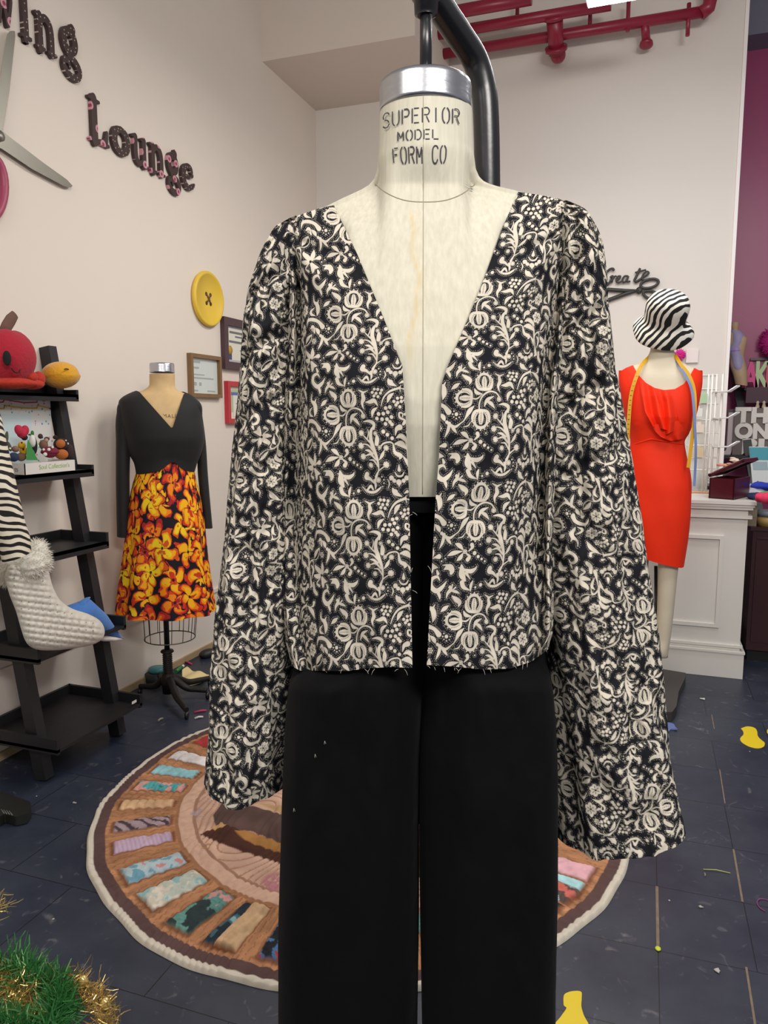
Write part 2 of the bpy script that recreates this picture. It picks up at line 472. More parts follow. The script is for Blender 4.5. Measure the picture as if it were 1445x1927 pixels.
sbox('wall_purple', (XE-.5, YP, 0), (3.0, YP+.1, 4.4), mat('magenta_paint', '9A3A68', .4, var=.08, vscale=1.3))
sbox('trim_1', (XE-.012, YB-.012, 0), (XE+.01, YB+.13, 4.4), mat('corner_trim', 'EFE8E6', .5))
# dropped corner soffit
sbox('trim_2', (XL, 4.70, 3.728), (-1.437, YB, 4.4), M_soff)
# grey beam above the purple wall
sbox('trim_3', (XE+.03, YP-.25, 4.02), (3.0, YP, 4.4), mat('grey_beam', '6E6F80', .6))
# cable raceway low on the left wall and thin base strip
mb = MB(); mb.bar((XL+.006, 0.2, .40), (XL+.006, YB-.02, .33), .012, .022)
struct(mb.build('trim_4', M_wall, loc=(0, 0, 0)))
struct(MB().bw((XL, 0.2, 0), (XL+.012, YB, .035)).build('baseboard_left', mat('scuffed_base', 'A58F6D', .7, var=.3, vscale=9), loc=(0, 0, 0)))
# worn open seams between the floor tiles
M_seam = mat('worn_seam', '7A6A58', .8, var=.5, vscale=30)
k = 5
for (a, b_, w) in [((1236, 1668), (1238, 1789), .008), ((1380, 1598), (1397, 1697), .006), ((1404, 1820), (1421, 1930), .0055), ((1354, 1448), (1364, 1512), .004), ((1339, 1345), (1344, 1372), .004)]:
    P = on_z(*a, .0006); Q = on_z(*b_, .0006)
    struct(MB().bar(P, Q, w, .0012).build('trim_%d' % k, M_seam)); k += 1

# ================================================================== the jacket's printed cloth
TW, TH = 1127.0, 905.0
def make_print():
    H, W = int(TH*.62), int(TW*.62)
    V, U = np.meshgrid((np.arange(H)+.5)/H*TH, (np.arange(W)+.5)/W*TW, indexing='ij')
    S = np.full(U.shape, 1e9)          # cream shapes
    K = np.full(U.shape, 1e9)          # black cut-outs on top
    raw = []
    oy = 180.0
    shifts = [(dx, dy) for dx in (-TW, 0, TW) for dy in (-TH, 0, TH)]
    def put(kind, fn, bb):
        nonlocal S, K
        x0, y0, x1, y1 = bb; pad = 22
        for dx, dy in shifts:
            a0, b0, a1, b1 = x0+dx-pad, y0+dy-pad, x1+dx+pad, y1+dy+pad
            i0, i1 = int(max(0, a0/TW*W)), int(min(W, a1/TW*W+1)); j0, j1 = int(max(0, b0/TH*H)), int(min(H, b1/TH*H+1))
            if i0 >= i1 or j0 >= j1: continue
            d = fn(U[j0:j1, i0:i1]-dx, V[j0:j1, i0:i1]-dy)
            if kind: K[j0:j1, i0:i1] = np.minimum(K[j0:j1, i0:i1], d)
            else: S[j0:j1, i0:i1] = np.minimum(S[j0:j1, i0:i1], d)
    def st(pts, w, k=0):
        w = np.array(w, float)*(.8 if k else .78)
        pts = [(x, y-oy) for x, y in pts]; a = np.array(pts); m_ = float(np.max(w))
        put(k, lambda U_, V_: s_stroke(U_, V_, pts, w, 5), (a[:, 0].min()-m_-8, a[:, 1].min()-m_-8, a[:, 0].max()+m_+8, a[:, 1].max()+m_+8))
    def ci(x, y, r, k=0):
        y -= oy; r = r if k else r*.86; put(k, lambda U_, V_: np.hypot(U_-x, V_-y)-r, (x-r, y-r, x+r, y+r))
    def dots(pts, r, step, k=1):
        P = cat_rom([(x, y) for x, y in pts], 1, 10)[:, :2]; acc = 0; ci(*P[0], r, k)
        for a, b in zip(P[:-1], P[1:]):
            L = np.hypot(*(b-a)); acc += L
            if acc >= step: ci(b[0], b[1], r, k); acc = 0
    def rot(pts, c, a):
        ca, sa = math.cos(a), math.sin(a); return [(c[0]+x*ca-y*sa, c[1]+x*sa+y*ca) for x, y in pts]
    def flower(c, a, s=1.0):
        T = lambda P: rot([(x*s, y*s) for x, y in P], c, a)
        st(T([(0, 66), (-48, 50), (-66, 5), (-52, -38)]), [18*s, 27*s, 25*s, 16*s])
        st(T([(0, 66), (48, 50), (66, 5), (52, -38)]), [18*s, 27*s, 25*s, 16*s])
        st(T([(-50, -40), (-30, -62), (0, -70), (30, -62), (50, -40)]), [13*s, 15*s, 17*s, 15*s, 13*s])
        st(T([(0, -32), (0, 10), (0, 48)]), [20*s, 32*s, 18*s])
        st(T([(-24, 52), (-36, 0), (-22, -45), (0, -48), (22, -45), (36, 0), (24, 52)]), 3.6*s, 1)
        dots(T([(0, -30), (0, 45)]), 4*s, 13*s); dots(T([(-62, -20), (-58, 15), (-40, 48)]), 4*s, 13*s); dots(T([(62, -20), (58, 15), (40, 48)]), 4*s, 13*s)
        for i in range(7):
            an = PI*(1.08+.84*i/6); p = T([(82*math.cos(an), 82*math.sin(an)*1.12+2)])[0]; ci(*p, 7.5*s)
    flower((742, 268), 0); flower((562, 405), -PI/2, .95); flower((712, 575), PI, 1.02)
    st([(697, 520), (697, 450), (725, 385), (785, 352), (845, 362), (876, 395)], [7, 8, 9, 9, 8, 8])
    ci(874, 414, 25); [ci(874+14*math.cos(t), 414+14*math.sin(t), 3.5, 1) for t in np.arange(0, 6.2, 1.05)]
    st([(628, 408), (675, 410), (720, 372)], [6, 8, 3]); st([(650, 330), (670, 362), (720, 372)], [6, 20, 3])
    st([(740, 475), (765, 420), (825, 390)], [3, 20, 3]); st([(760, 430), (800, 450), (835, 490)], [8, 20, 3])
    st([(652, 468), (610, 510), (575, 570), (550, 600), (480, 640)], [3, 24, 8, 6, 3])
    # bird shape left of the stems
    st([(545, 605), (490, 640), (440, 620), (420, 600)], [3, 14, 16, 12]); st([(440, 610), (430, 670), (405, 725)], [16, 17, 4])
    st([(445, 620), (480, 660), (505, 690)], [6, 17, 4]); ci(418, 602, 17); st([(355, 530), (385, 560), (400, 590)], [4, 24, 6]); st([(300, 540), (330, 520), (350, 575)], [4, 18, 10])
    # plume
    st([(950, 1000), (955, 930), (985, 850), (982, 760), (950, 670), (930, 600), (935, 540), (960, 500)], [4, 12, 7, 14, 24, 22, 18, 10])
    st([(870, 460), (920, 455), (965, 475), (965, 520)], [3, 15, 20, 10]); st([(985, 640), (990, 600), (985, 560)], [22, 24, 4])
    for (x, y, r) in [(845, 552, 28), (975, 555, 21), (835, 655, 30), (850, 742, 29), (915, 812, 25), (1058, 808, 31), (1010, 668, 20), (980, 932, 26), (1066, 672, 27), (328, 548, 18)]:
        ci(x, y, r)
        for t in np.arange(0, 6.2, .9): ci(x+(r-9)*math.cos(t), y+(r-9)*math.sin(t), 3.4, 1)
    st([(862, 572), (900, 610), (935, 640)], [5, 8, 10]); st([(860, 640), (900, 650), (945, 690)], [5, 8, 10]); st([(875, 735), (925, 725), (972, 770)], [5, 12, 8])
    st([(905, 770), (950, 775), (985, 830)], [3, 9, 6]); st([(1035, 825), (985, 860), (955, 905)], [5, 7, 8]); st([(1000, 770), (1030, 730), (1050, 690)], [4, 18, 3])
    st([(870, 690), (905, 695), (945, 720)], [3, 14, 10]); st([(895, 600), (910, 550), (905, 520)], [5, 6, 3])
    st([(870, 885), (865, 910), (905, 925), (945, 960)], [26, 26, 16, 6]); st([(940, 930), (955, 970), (950, 1005)], [8, 12, 3])
    st([(830, 985), (880, 1025), (940, 1030), (990, 1000), (1000, 985)], [3, 13, 14, 10, 3]); st([(880, 1010), (910, 980), (930, 1010)], [10, 14, 8])
    dots([(845, 1002), (900, 1040), (960, 1035), (1000, 1000)], 3.5, 13)
    for p in [(713, 762, 20), (748, 790, 16), (781, 810, 13), (812, 828, 10), (1048, 540, 20), (1082, 565, 18), (1122, 594, 18), (795, 1020, 18), (748, 1040, 11), (497, 537, 18), (465, 537, 8), (475, 560, 7), (497, 572, 8), (522, 562, 7), (530, 538, 7), (475, 512, 7), (1012, 905, 8), (1028, 930, 8), (1028, 958, 8), (1015, 985, 7), (430, 828, 8), (460, 806, 8)]: ci(*p)
    for p in [(1085, 350), (1122, 342), (1018, 397), (1060, 395), (1100, 383), (1000, 435), (1045, 440), (1088, 440), (1128, 422), (1072, 478), (1112, 462), (1128, 482)]: ci(*p, 18.5)
    for p in [(985, 188), (1017, 190), (1052, 196), (968, 217), (1003, 226), (1043, 224), (985, 250), (1022, 256)]: ci(*p, 16)
    for p in [(1192, 270), (1226, 264), (1160, 296), (1192, 306), (1224, 296), (1176, 325), (1208, 340)]: ci(*p, 16)
    st([(1045, 335), (1070, 270), (1120, 210), (1205, 175)], [4, 8, 12, 14]); st([(1105, 300), (1125, 255), (1155, 225)], [8, 23, 6])
    st([(1205, 175), (1215, 215)], [8, 3]); st([(1205, 175), (1240, 190)], [7, 3]); st([(1205, 175), (1215, 150)], [7, 3])
    st([(930, 200), (885, 225), (890, 270), (872, 310), (882, 358)], [3, 14, 22, 15, 3]); st([(845, 195), (880, 215)], [4, 12])
    st([(902, 302), (945, 300), (985, 290), (1015, 330)], [3, 20, 22, 5]); st([(1010, 345), (970, 375), (955, 428)], [4, 20, 3])
    st([(1240, 445), (1200, 425), (1200, 388), (1228, 395), (1225, 420)], [10, 12, 9, 7, 6]); st([(1195, 505), (1165, 520), (1150, 570)], [30, 20, 4])
    # side tulip
    st([(1160, 590), (1200, 575), (1240, 605), (1260, 640)], [6, 26, 22, 4]); st([(1150, 640), (1200, 640), (1240, 680)], [12, 32, 6]); st([(1130, 650), (1140, 710), (1185, 735), (1175, 765)], [10, 20, 24, 4])
    st([(1000, 690), (1040, 640), (1100, 625), (1130, 640)], [4, 9, 8, 6]); dots([(1165, 575), (1215, 560), (1255, 595)], 3.5, 13); dots([(1120, 660), (1130, 715), (1170, 755)], 3.5, 13); dots([(1160, 650), (1200, 690), (1240, 700)], 3.5, 13)
    st([(1205, 735), (1235, 780), (1250, 830)], [4, 17, 4])
    # crown
    st([(1168, 805), (1168, 850)], [3, 20]); st([(1128, 868), (1145, 895), (1168, 902), (1192, 895), (1208, 868)], [5, 9, 10, 9, 5])
    for p in [(1095, 915, 24), (1118, 938, 20), (1158, 950, 27), (1200, 938, 20), (1228, 915, 24)]: ci(*p)
    st([(1158, 950), (1158, 988)], [20, 3]); st([(1095, 915), (1080, 935)], [18, 3]); dots([(1122, 900), (1145, 918), (1170, 922), (1198, 912), (1215, 895)], 3.5, 13)
    ci(1275, 925, 13); ci(1120, 1030, 28); st([(1100, 1000), (1120, 1035), (1175, 1065)], [8, 26, 5]); st([(1198, 1040), (1225, 1025)], [4, 16]); dots([(1100, 1050), (1135, 1078), (1185, 1085)], 3.5, 13, 0)
    # rosettes
    for (x, y, r, n_) in [(200, 378, 40, 6), (175, 556, 38, 6)]:
        for i in range(n_):
            t = i*2*PI/n_+.3; ci(x+r*math.cos(t), y+r*math.sin(t), 24.5)
            st([(x+16*math.cos(t), y+16*math.sin(t)), (x+34*math.cos(t), y+34*math.sin(t))], [4, 4.5], 1)
        ci(x, y, 28); ci(x, y, 10, 1)
    for (x, y) in [(138, 288), (352, 652)]:
        for i in range(6): t = i*PI/3; ci(x+19*math.cos(t), y+19*math.sin(t), 9)
        ci(x, y, 8)
    st([(205, 155), (200, 180), (165, 190)], [22, 14, 4]); st([(105, 180), (160, 210), (205, 240), (240, 290)], [3, 24, 26, 3]); st([(120, 400), (145, 385)], [14, 8])
    st([(330, 230), (335, 290), (375, 320), (385, 370), (375, 420)], [3, 12, 28, 26, 3]); st([(395, 275), (375, 310)], [4, 14]); st([(345, 345), (305, 375), (310, 405), (355, 418)], [3, 14, 17, 4])
    dots([(318, 240), (318, 300), (300, 350), (285, 395)], 3.5, 13, 0); dots([(415, 280), (415, 350), (395, 425)], 3.5, 13, 0)
    st([(252, 520), (275, 465), (330, 455), (390, 475), (430, 520)], [3, 16, 22, 20, 30]); st([(285, 490), (340, 480), (390, 505)], [3, 5, 3], 1); st([(280, 435), (270, 470)], [3, 10])
    st([(225, 680), (255, 640), (310, 600)], [4, 26, 10]); st([(320, 590), (318, 640), (260, 690), (190, 690)], [4, 5, 5, 3]); st([(100, 480), (125, 460), (190, 470)], [14, 18, 3])
    # large blossom
    for pts, w in [([(320, 820), (290, 790), (240, 760), (232, 735)], [8, 30, 24, 4]), ([(320, 820), (340, 770), (345, 715)], [8, 30, 4]), ([(320, 820), (270, 835), (215, 830)], [6, 28, 14]), ([(325, 825), (365, 800), (405, 790)], [5, 8, 26]), ([(320, 825), (290, 860), (255, 895), (290, 915)], [5, 8, 10, 18]), ([(322, 830), (350, 870), (400, 880)], [8, 30, 5]), ([(330, 850), (345, 900), (340, 935)], [8, 24, 3])]: st(pts, w)
    ci(320, 826, 13, 1); ci(320, 826, 8)
    st([(205, 755), (200, 705), (160, 705), (130, 750), (145, 830), (160, 900), (172, 920)], [3, 10, 9, 8, 9, 22, 8]); st([(165, 740), (195, 775), (170, 850)], [6, 18, 4]); st([(110, 620), (125, 690), (120, 800)], [3, 14, 4])
    st([(200, 895), (205, 950), (245, 985)], [18, 26, 20]); dots([(185, 900), (190, 960), (225, 1000)], 3.5, 12)
    st([(425, 985), (400, 955), (355, 975), (350, 1030), (400, 1070), (450, 1040), (485, 990)], [4, 14, 20, 24, 26, 20, 4]); st([(410, 1070), (430, 1110), (435, 1140)], [18, 16, 3])
    st([(520, 1035), (525, 1060), (500, 1090), (490, 1130)], [14, 20, 15, 3]); [st([(535, 1070), p], [5, 8]) for p in [(510, 1040), (540, 1018), (570, 1040)]]; st([(535, 1070), (570, 1075), (605, 1090)], [8, 16, 3])
    st([(540, 1110), (580, 1140), (610, 1165), (600, 1200)], [6, 26, 22, 3]); dots([(535, 1125), (565, 1160), (590, 1195)], 3.5, 12, 0)
    st([(445, 335), (480, 308), (515, 283)], [3, 22, 3])
    # star flower
    for pts, w in [([(478, 785), (530, 762), (600, 748)], [3, 24, 6]), ([(540, 685), (575, 700), (610, 735)], [4, 24, 6]), ([(685, 695), (690, 715), (660, 745)], [22, 16, 6]), ([(560, 825), (590, 800), (610, 765)], [3, 22, 6]), ([(640, 765), (670, 790), (655, 815)], [6, 16, 22])]: st(pts, w)
    ci(628, 750, 22); [ci(628+11*math.cos(t), 750+11*math.sin(t), 3.5, 1) for t in np.arange(0, 6.2, 1.25)]
    st([(605, 858), (610, 890), (615, 940), (645, 985)], [8, 24, 34, 12]); st([(640, 900), (690, 910), (730, 890), (740, 868)], [14, 24, 14, 4]); st([(580, 880), (625, 890)], [4, 12]); st([(650, 925), (690, 975)], [17, 4]); st([(620, 1000), (640, 1040), (700, 1065)], [24, 22, 3])
    st([(715, 990), (705, 1025), (705, 1075)], [8, 17, 3]); st([(455, 895), (500, 875), (525, 900), (520, 925)], [5, 32, 28, 18]); st([(440, 860), (480, 860)], [3, 12])
    st([(395, 905), (405, 930)], [10, 17])
    # fill-ins
    st([(1060, 1000), (1075, 960), (1060, 925)], [3, 8, 3]); ci(700, 640, 8); ci(760, 690, 8); st([(560, 640), (600, 630), (620, 600)], [3, 7, 3])
    C = S.copy()
    ink = np.clip(.5-S/3.2, 0, 1)*np.clip(.5+K/3.2, 0, 1)
    # string of dots that follows every outline
    b0 = np.argwhere(np.abs(C-12) < .9)
    rng.shuffle(b0)
    sx, sy = TW/W, TH/H
    occ = {}
    keep = []
    b0 = b0[np.lexsort((b0[:, 1]//6, b0[:, 0]//6))]
    for j, i in b0:
        x, y = i*sx, j*sy; cx_, cy_ = int(x//12), int(y//12); ok = True
        for a in (-1, 0, 1):
            for b in (-1, 0, 1):
                for q in occ.get((cx_+a, cy_+b), ()):
                    if (q[0]-x)**2+(q[1]-y)**2 < 12.5**2: ok = False; break
                if not ok: break
            if not ok: break
        if ok: occ.setdefault((cx_, cy_), []).append((x, y)); keep.append((x, y))
    D = np.full(U.shape, 1e9)
    for x, y in keep:
        i0, i1 = max(0, int((x-9)/sx)), min(W, int((x+9)/sx)+1); j0, j1 = max(0, int((y-9)/sy)), min(H, int((y+9)/sy)+1)
        D[j0:j1, i0:i1] = np.minimum(D[j0:j1, i0:i1], np.hypot(U[j0:j1, i0:i1]-x, V[j0:j1, i0:i1]-y)-2.7)
    return np.maximum(ink, np.clip(.5-D/2.5, 0, 1)*.85)
INK = make_print()
def ink_at(u, v):
    """u,v in print units (x right, y down)"""
    H, W = INK.shape
    x = (np.mod(u, TW)/TW*W-.5); y = (np.mod(v-180, TH)/TH*H-.5)
    xi = np.floor(x).astype(int); yi = np.floor(y).astype(int); fx = x-xi; fy = y-yi
    g = lambda a, b: INK[a % H, b % W]
    return (g(yi, xi)*(1-fx)+g(yi, xi+1)*fx)*(1-fy)+(g(yi+1, xi)*(1-fx)+g(yi+1, xi+1)*fx)*fy
def print_mat():
    m, nt, b = newmat('printed_cotton')
    a = N(nt, 'ShaderNodeAttribute', attribute_name='ink')
    mx = N(nt, 'ShaderNodeMix', data_type='RGBA'); mx.inputs[6].default_value = srgb('17181E'); mx.inputs[7].default_value = srgb('D2CABA')
    nt.links.new(a.outputs['Fac'], mx.inputs[0]); nt.links.new(mx.outputs[2], b.inputs['Base Color'])
    b.inputs['Roughness'].default_value = .85; b.inputs['Specular IOR Level'].default_value = .2
    tc = N(nt, 'ShaderNodeTexCoord'); n = N(nt, 'ShaderNodeTexNoise'); n.inputs['Scale'].default_value = 14; n.inputs['Detail'].default_value = 3
    nt.links.new(tc.outputs['Object'], n.inputs['Vector'])
    bp = N(nt, 'ShaderNodeBump'); bp.inputs['Strength'].default_value = .25; bp.inputs['Distance'].default_value = .012
    nt.links.new(n.outputs[0], bp.inputs['Height']); nt.links.new(bp.outputs[0], b.inputs['Normal'])
    return m
M_print = print_mat()
UPM = TW/.174         # print units per metre

# ================================================================== MAIN DRESS FORM
Fh = np.array([-math.sin(YAW), math.cos(YAW)]); Rh = np.array([math.cos(YAW), math.sin(YAW)])
FM = Fr(Fh*1.12+Rh*(75/1421*1.12))
YSH = ([380, 400, 450, 505, 560, 630, 680, 700, 712, 740, 800, 860, 884, 893, 930, 975, 1060, 1110, 1145, 1180], [560, 540, 470, 450, 405, 384, 362, 352, 340, 180, 150, 180, 338, 345, 351, 362, 375, 408, 500, 560])
def foff(px, py):
    px = np.asarray(px, float); py = np.asarray(py, float)
    ys = np.interp(px, *YSH); t = np.maximum(py-ys, 0)
    D = np.interp(py, [300, 345, 380, 450, 550, 650, 750, 850, 1000, 1260], [.056, .056, .062, .08, .103, .121, .128, .129, .131, .133])
    s = np.clip(np.abs(px-797)/262, 0, 1)
    return D*np.maximum(1-s**2.7, 0)**.62*(1-np.exp(-t/48))
form = thing('dress_form', 'cream linen hanging dress form wearing the patterned jacket and black trousers', 'dress form', (FM.A[0], FM.A[1], 1.0))
def linen_mat():
    m, nt, b = newmat('form_linen')
    tc = N(nt, 'ShaderNodeTexCoord')
    w = N(nt, 'ShaderNodeTexNoise'); w.inputs['Scale'].default_value = 180; w.inputs['Detail'].default_value = 3
    mp = N(nt, 'ShaderNodeMapping'); mp.inputs['Scale'].default_value = (1, 1, .12); nt.links.new(tc.outputs['Object'], mp.inputs[0]); nt.links.new(mp.outputs[0], w.inputs['Vector'])
    r = N(nt, 'ShaderNodeValToRGB'); r.color_ramp.elements[0].position = .3; r.color_ramp.elements[0].color = srgb('C6C2B0'); r.color_ramp.elements[1].position = .7; r.color_ramp.elements[1].color = srgb('D3CFBE')
    nt.links.new(w.outputs[0], r.inputs[0])
    at = N(nt, 'ShaderNodeAttribute', attribute_name='ink'); mx = N(nt, 'ShaderNodeMix', data_type='RGBA'); mx.inputs[7].default_value = srgb('CDB98C')
    nt.links.new(at.outputs['Fac'], mx.inputs[0]); nt.links.new(r.outputs[0], mx.inputs[6]); nt.links.new(mx.outputs[2], b.inputs['Base Color'])
    b.inputs['Roughness'].default_value = .9; b.inputs['Specular IOR Level'].default_value = .15
    bp = N(nt, 'ShaderNodeBump'); bp.inputs['Strength'].default_value = .25; bp.inputs['Distance'].default_value = .002; nt.links.new(w.outputs[0], bp.inputs['Height']); nt.links.new(bp.outputs[0], b.inputs['Normal'])
    return m
M_linen = linen_mat()
# neck column then body: rows of py, left/right px
yy = np.r_[np.linspace(208, 345, 46), np.linspace(348, 935, 150)]
AL = np.interp(yy, [200, 240, 290, 320, 338, 348, 356, 364, 372, 384, 400, 440, 500, 650, 800, 935], [715, 714, 712, 709, 703, 694, 681, 664, 646, 622, 590, 560, 552, 560, 590, 640])
AR = np.interp(yy, [200, 240, 290, 320, 334, 343, 350, 356, 362, 372, 384, 400, 440, 500, 650, 800, 935], [887, 888, 890, 895, 901, 910, 926, 950, 975, 1005, 1022, 1036, 1045, 1040, 1030, 1005, 955])
BF = np.interp(yy, [200, 345, 400, 520, 650, 800, 935], [.062, .066, .09, .11, .128, .12, .1])
th = np.linspace(0, 2*PI, 241)
Pn = np.zeros((len(yy), len(th), 3)); stain = np.zeros(Pn.shape[:2])
xs0 = np.abs
for j, y in enumerate(yy):
    c = (AL[j]+AR[j])/2; w = (AR[j]-AL[j])/2
    x = c+w*np.cos(th); k = np.sqrt(np.maximum(0, 1-((x-c)/w)**2))
    full = BF[j]*k*np.sign(np.sin(th))
    blend = sm(y, 300, 352)
    lim = foff(x, np.full_like(x, y))-.006-.055*sm(np.abs(x-797), 130, 205)*sm(y, 400, 450)
    fr = full*(1-blend)+np.minimum(full, np.maximum(lim, .0))*blend
    off = np.where(np.sin(th) > 0, fr, full*.9)
    # keep rings level on the back half
    Pc = FM.p(np.array([c]), np.array([y]))[0]; sc_ = FM.mpp(c, y)
    Pb = Pc+FM.r*((x-c)*sc_)[:, None]+FM.n*off[:, None]
    Pf = FM.p(x, np.full_like(x, y), off)
    wq = np.where(np.sin(th) > 0, blend, 0.0)[:, None]
    Pn[j] = Pb*(1-wq)+Pf*wq
sx_, sy_ = proj(Pn)
lx = np.interp(sy_, [380, 430, 480, 520, 560, 590, 640, 700], [768, 778, 776, 790, 784, 782, 768, 772])
stain = np.clip(1-np.abs(sx_-lx)/5, 0, 1)*sm(sy_, 385, 410)*(1-sm(sy_, 640, 720))*.8+np.clip(1-np.abs(sx_-lx-8)/16, 0, 1)*.12*sm(sy_, 385, 410)*(1-sm(sy_, 640, 720))
stain = stain*(np.sin(th) > 0)[None]
torso = big_grid('torso', Pn[:, ::-1], M_linen, form, val=stain[:, ::-1].ravel())
# seams on the form
M_seamline = mat('seam_thread', 'A39C82', .9)
def front_pt(px, py, lift=.0008):
    """front surface of the form at a pixel height/column"""
    px = np.asarray(px, float); py = np.asarray(py, float)
    c = (np.interp(py, yy, AL)+np.interp(py, yy, AR))/2; w = (np.interp(py, yy, AR)-np.interp(py, yy, AL))/2
    full = np.interp(py, yy, BF)*np.sqrt(np.maximum(0, 1-((px-c)/w)**2)); bl = sm(py, 300, 352)
    off = full*(1-bl)+np.minimum(full, np.maximum(foff(px, py)-.006, 0))*bl
    Pc = FM.p(c, py); sc_ = FM.mpp()
    Pb = Pc+FM.r*((px-c)*sc_)[..., None]+FM.n*(off+lift)[..., None]
    Pf = FM.p(px, py, off+lift)
    return Pb*(1-bl[..., None])+Pf*bl[..., None]
t = np.linspace(0, 1, 40)
mb = MB(); mb.tube(front_pt(797-t*2, 215+t*715, .0002), .0005, 5)
mb.build('centre_seam', M_seamline, form)
xx = np.linspace(706, 893, 40); yn = 380-34*np.abs((xx-800)/94)**2.6
mb = MB(); mb.tube(front_pt(xx, yn, .0002), .0007, 5); mb.build('neck_seam', M_seamline, form)
# metal neck cap
cz = lambda py: FM.p(801, py)[2]
Pl, Pr = FM.p(714.5, 190), FM.p(887, 190); cc_ = (Pl+Pr)/2; rad = np.linalg.norm(Pr-Pl)/2
zb, zt = cz(212), cz(160)
mb = MB(); mb.lathe((cc_[0], cc_[1], 0), [(rad*.5, zb-.001), (rad*1.0, zb-.001), (rad*1.012, zb+.003), (rad*1.0, zb+.006), (rad, zt-.006), (rad*.985, zt-.001), (rad*.95, zt+.001), (rad*.4, zt+.003), (.01, zt+.003)], 72)
M_alu = mat('brushed_aluminium', 'B9BBC0', .28, 1.0, bump=.06, bscale=25, var=.06, vscale=25, stretch=(1, 1, 4))
capo = mb.build('neck_cap', M_alu, form)
M_blk = mat('black_metal', '15161A', .32, .0, spec=.6, bump=.03, bscale=60)
mb = MB(); ztop = cz(30)+.03
mb.tube([(cc_[0], cc_[1], zt), (cc_[0], cc_[1], ztop)], .0085, 20); mb.lathe((cc_[0], cc_[1], zt+.002), [(.012, 0), (.012, .003), (.009, .005)], 20)
mb.build('hanging_rod', M_blk, form)
# stencilled maker's mark on the neck
ST = {'S': [[(1, .85), (.75, 1), (.3, 1), (.05, .82), (.1, .62)], [(.25, .55), (.7, .47), (.95, .3)], [(.97, .2), (.75, 0), (.3, 0), (0, .15)]],
      'U': [[(0, 1), (0, .25), (.25, 0), (.38, 0)], [(.62, 0), (.75, 0), (1, .25), (1, 1)]],
      'P': [[(0, 0), (0, 1)], [(.25, 1), (.75, 1), (1, .85), (1, .65), (.75, .5), (.25, .5)]],
      'E': [[(0, 0), (0, 1)], [(.25, 1), (1, 1)], [(.25, .52), (.85, .52)], [(.25, 0), (1, 0)]],
      'R': [[(0, 0), (0, 1)], [(.25, 1), (.75, 1), (1, .85), (1, .68), (.75, .53), (.25, .53)], [(.6, .42), (1, 0)]],
      'I': [[(.5, 0), (.5, 1)]],
      'O': [[(.38, 1), (.25, 1), (0, .75), (0, .25), (.25, 0), (.38, 0)], [(.62, 0), (.75, 0), (1, .25), (1, .75), (.75, 1), (.62, 1)]],
      'M': [[(0, 0), (0, 1)], [(.15, .85), (.45, .35)], [(.6, .35), (.95, .95)], [(1, .8), (1, 0)]],
      'D': [[(0, 0), (0, 1)], [(.25, 1), (.65, 1), (1, .72), (1, .28), (.65, 0), (.25, 0)]],
      'L': [[(0, .1), (0, 1)], [(.15, 0), (1, 0)]],
      'F': [[(0, 0), (0, 1)], [(.25, 1), (1, 1)], [(.25, .52), (.8, .52)]],
      'C': [[(1, .8), (.75, 1), (.3, 1), (0, .75), (0, .25), (.3, 0), (.75, 0), (1, .2)]]}
def ribbon(mb, pts, w, surf):
    P = cat_rom(pts, w, 5) if len(pts) > 2 else np.c_[np.linspace(pts[0][0], pts[1][0], 8), np.linspace(pts[0][1], pts[1][1], 8), np.full(8, w)]
    T = np.gradient(P[:, :2], axis=0); T /= np.linalg.norm(T, axis=1)[:, None]+1e-9; Nn = np.c_[-T[:, 1], T[:, 0]]
    a = P[:, :2]+Nn*w; b = P[:, :2]-Nn*w
    mb.grid(np.stack([surf(a[:, 0], a[:, 1]), surf(b[:, 0], b[:, 1])], 1), False)
mb = MB()
for word, x0, x1, yt, yb, lw in [('SUPERIOR', 728, 858, 236, 262, 1.05), ('MODEL', 754, 823, 275, 292, 1.0), ('FORM CO', 745, 836, 304, 322, 1.0)]:
    n_ = len(word); st_ = (x1-x0)/(n_-.28)
    for i, ch in enumerate(word):
        if ch == ' ': continue
        lx0 = x0+i*st_; w_ = st_*.66
        if ch == 'I': lx0 -= st_*.0
        for s_ in ST[ch]:
            ym = lambda x: 5.0*((x-797)/75)**2*-1.0
            ribbon(mb, [(lx0+a*w_, yb-(b)*(yb-yt)+ym(lx0+a*w_)+1) for a, b in s_], lw, lambda a, b: front_pt(a, b, .0005))
mb.build('stencilled_lettering', mat('stencil_ink', '3E3C44', .8), form)

# the stand the form hangs from: bent black tube
std = thing('hanging_stand', 'black bent steel tube stand rising behind the linen dress form', 'stand', (0, 0, 0))
FT = Fr(FM.A-FM.n2*.17)
ctr = [(918, 1900, 0), (919, 1400, 0), (919, 900, 0), (918, 600, 0), (917, 340, 0), (914, 210, 0), (908, 160, 0), (893, 112, .01), (868, 72, .04), (838, 28, .08), (806, -20, .13), (798, -32, .16)]
C_ = cat_rom([(a, b) for a, b, c in ctr], 1, 6); Ot = cat_rom([(c, 0) for a, b, c in ctr], 1, 6)[:, 0]
pts = FT.p(C_[:, 0], C_[:, 1], Ot)
tr = 22.5*FT.mpp()
pts = np.vstack([[pts[0][0], pts[0][1], .03], pts[0], pts[1:]])
std.location = (float(pts[0][0]), float(pts[0][1]), 0)
mb = MB(); mb.tube(pts, tr, 28); mb.build('bent_tube', M_blk, std)
mb = MB(); mb.lathe((cc_[0], cc_[1], 0), [(.012, ztop-.03), (.016, ztop-.028), (.017, ztop-.01), (.02, ztop-.008), (.02, ztop+.04), (.006, ztop+.045)], 24)
e_ = pts[-1]; mb.tube([(cc_[0], cc_[1], ztop+.03), e_], .016, 16); mb.build('hanger_socket', M_blk, std)
mb = MB(); bx, by = std.location[0], std.location[1]
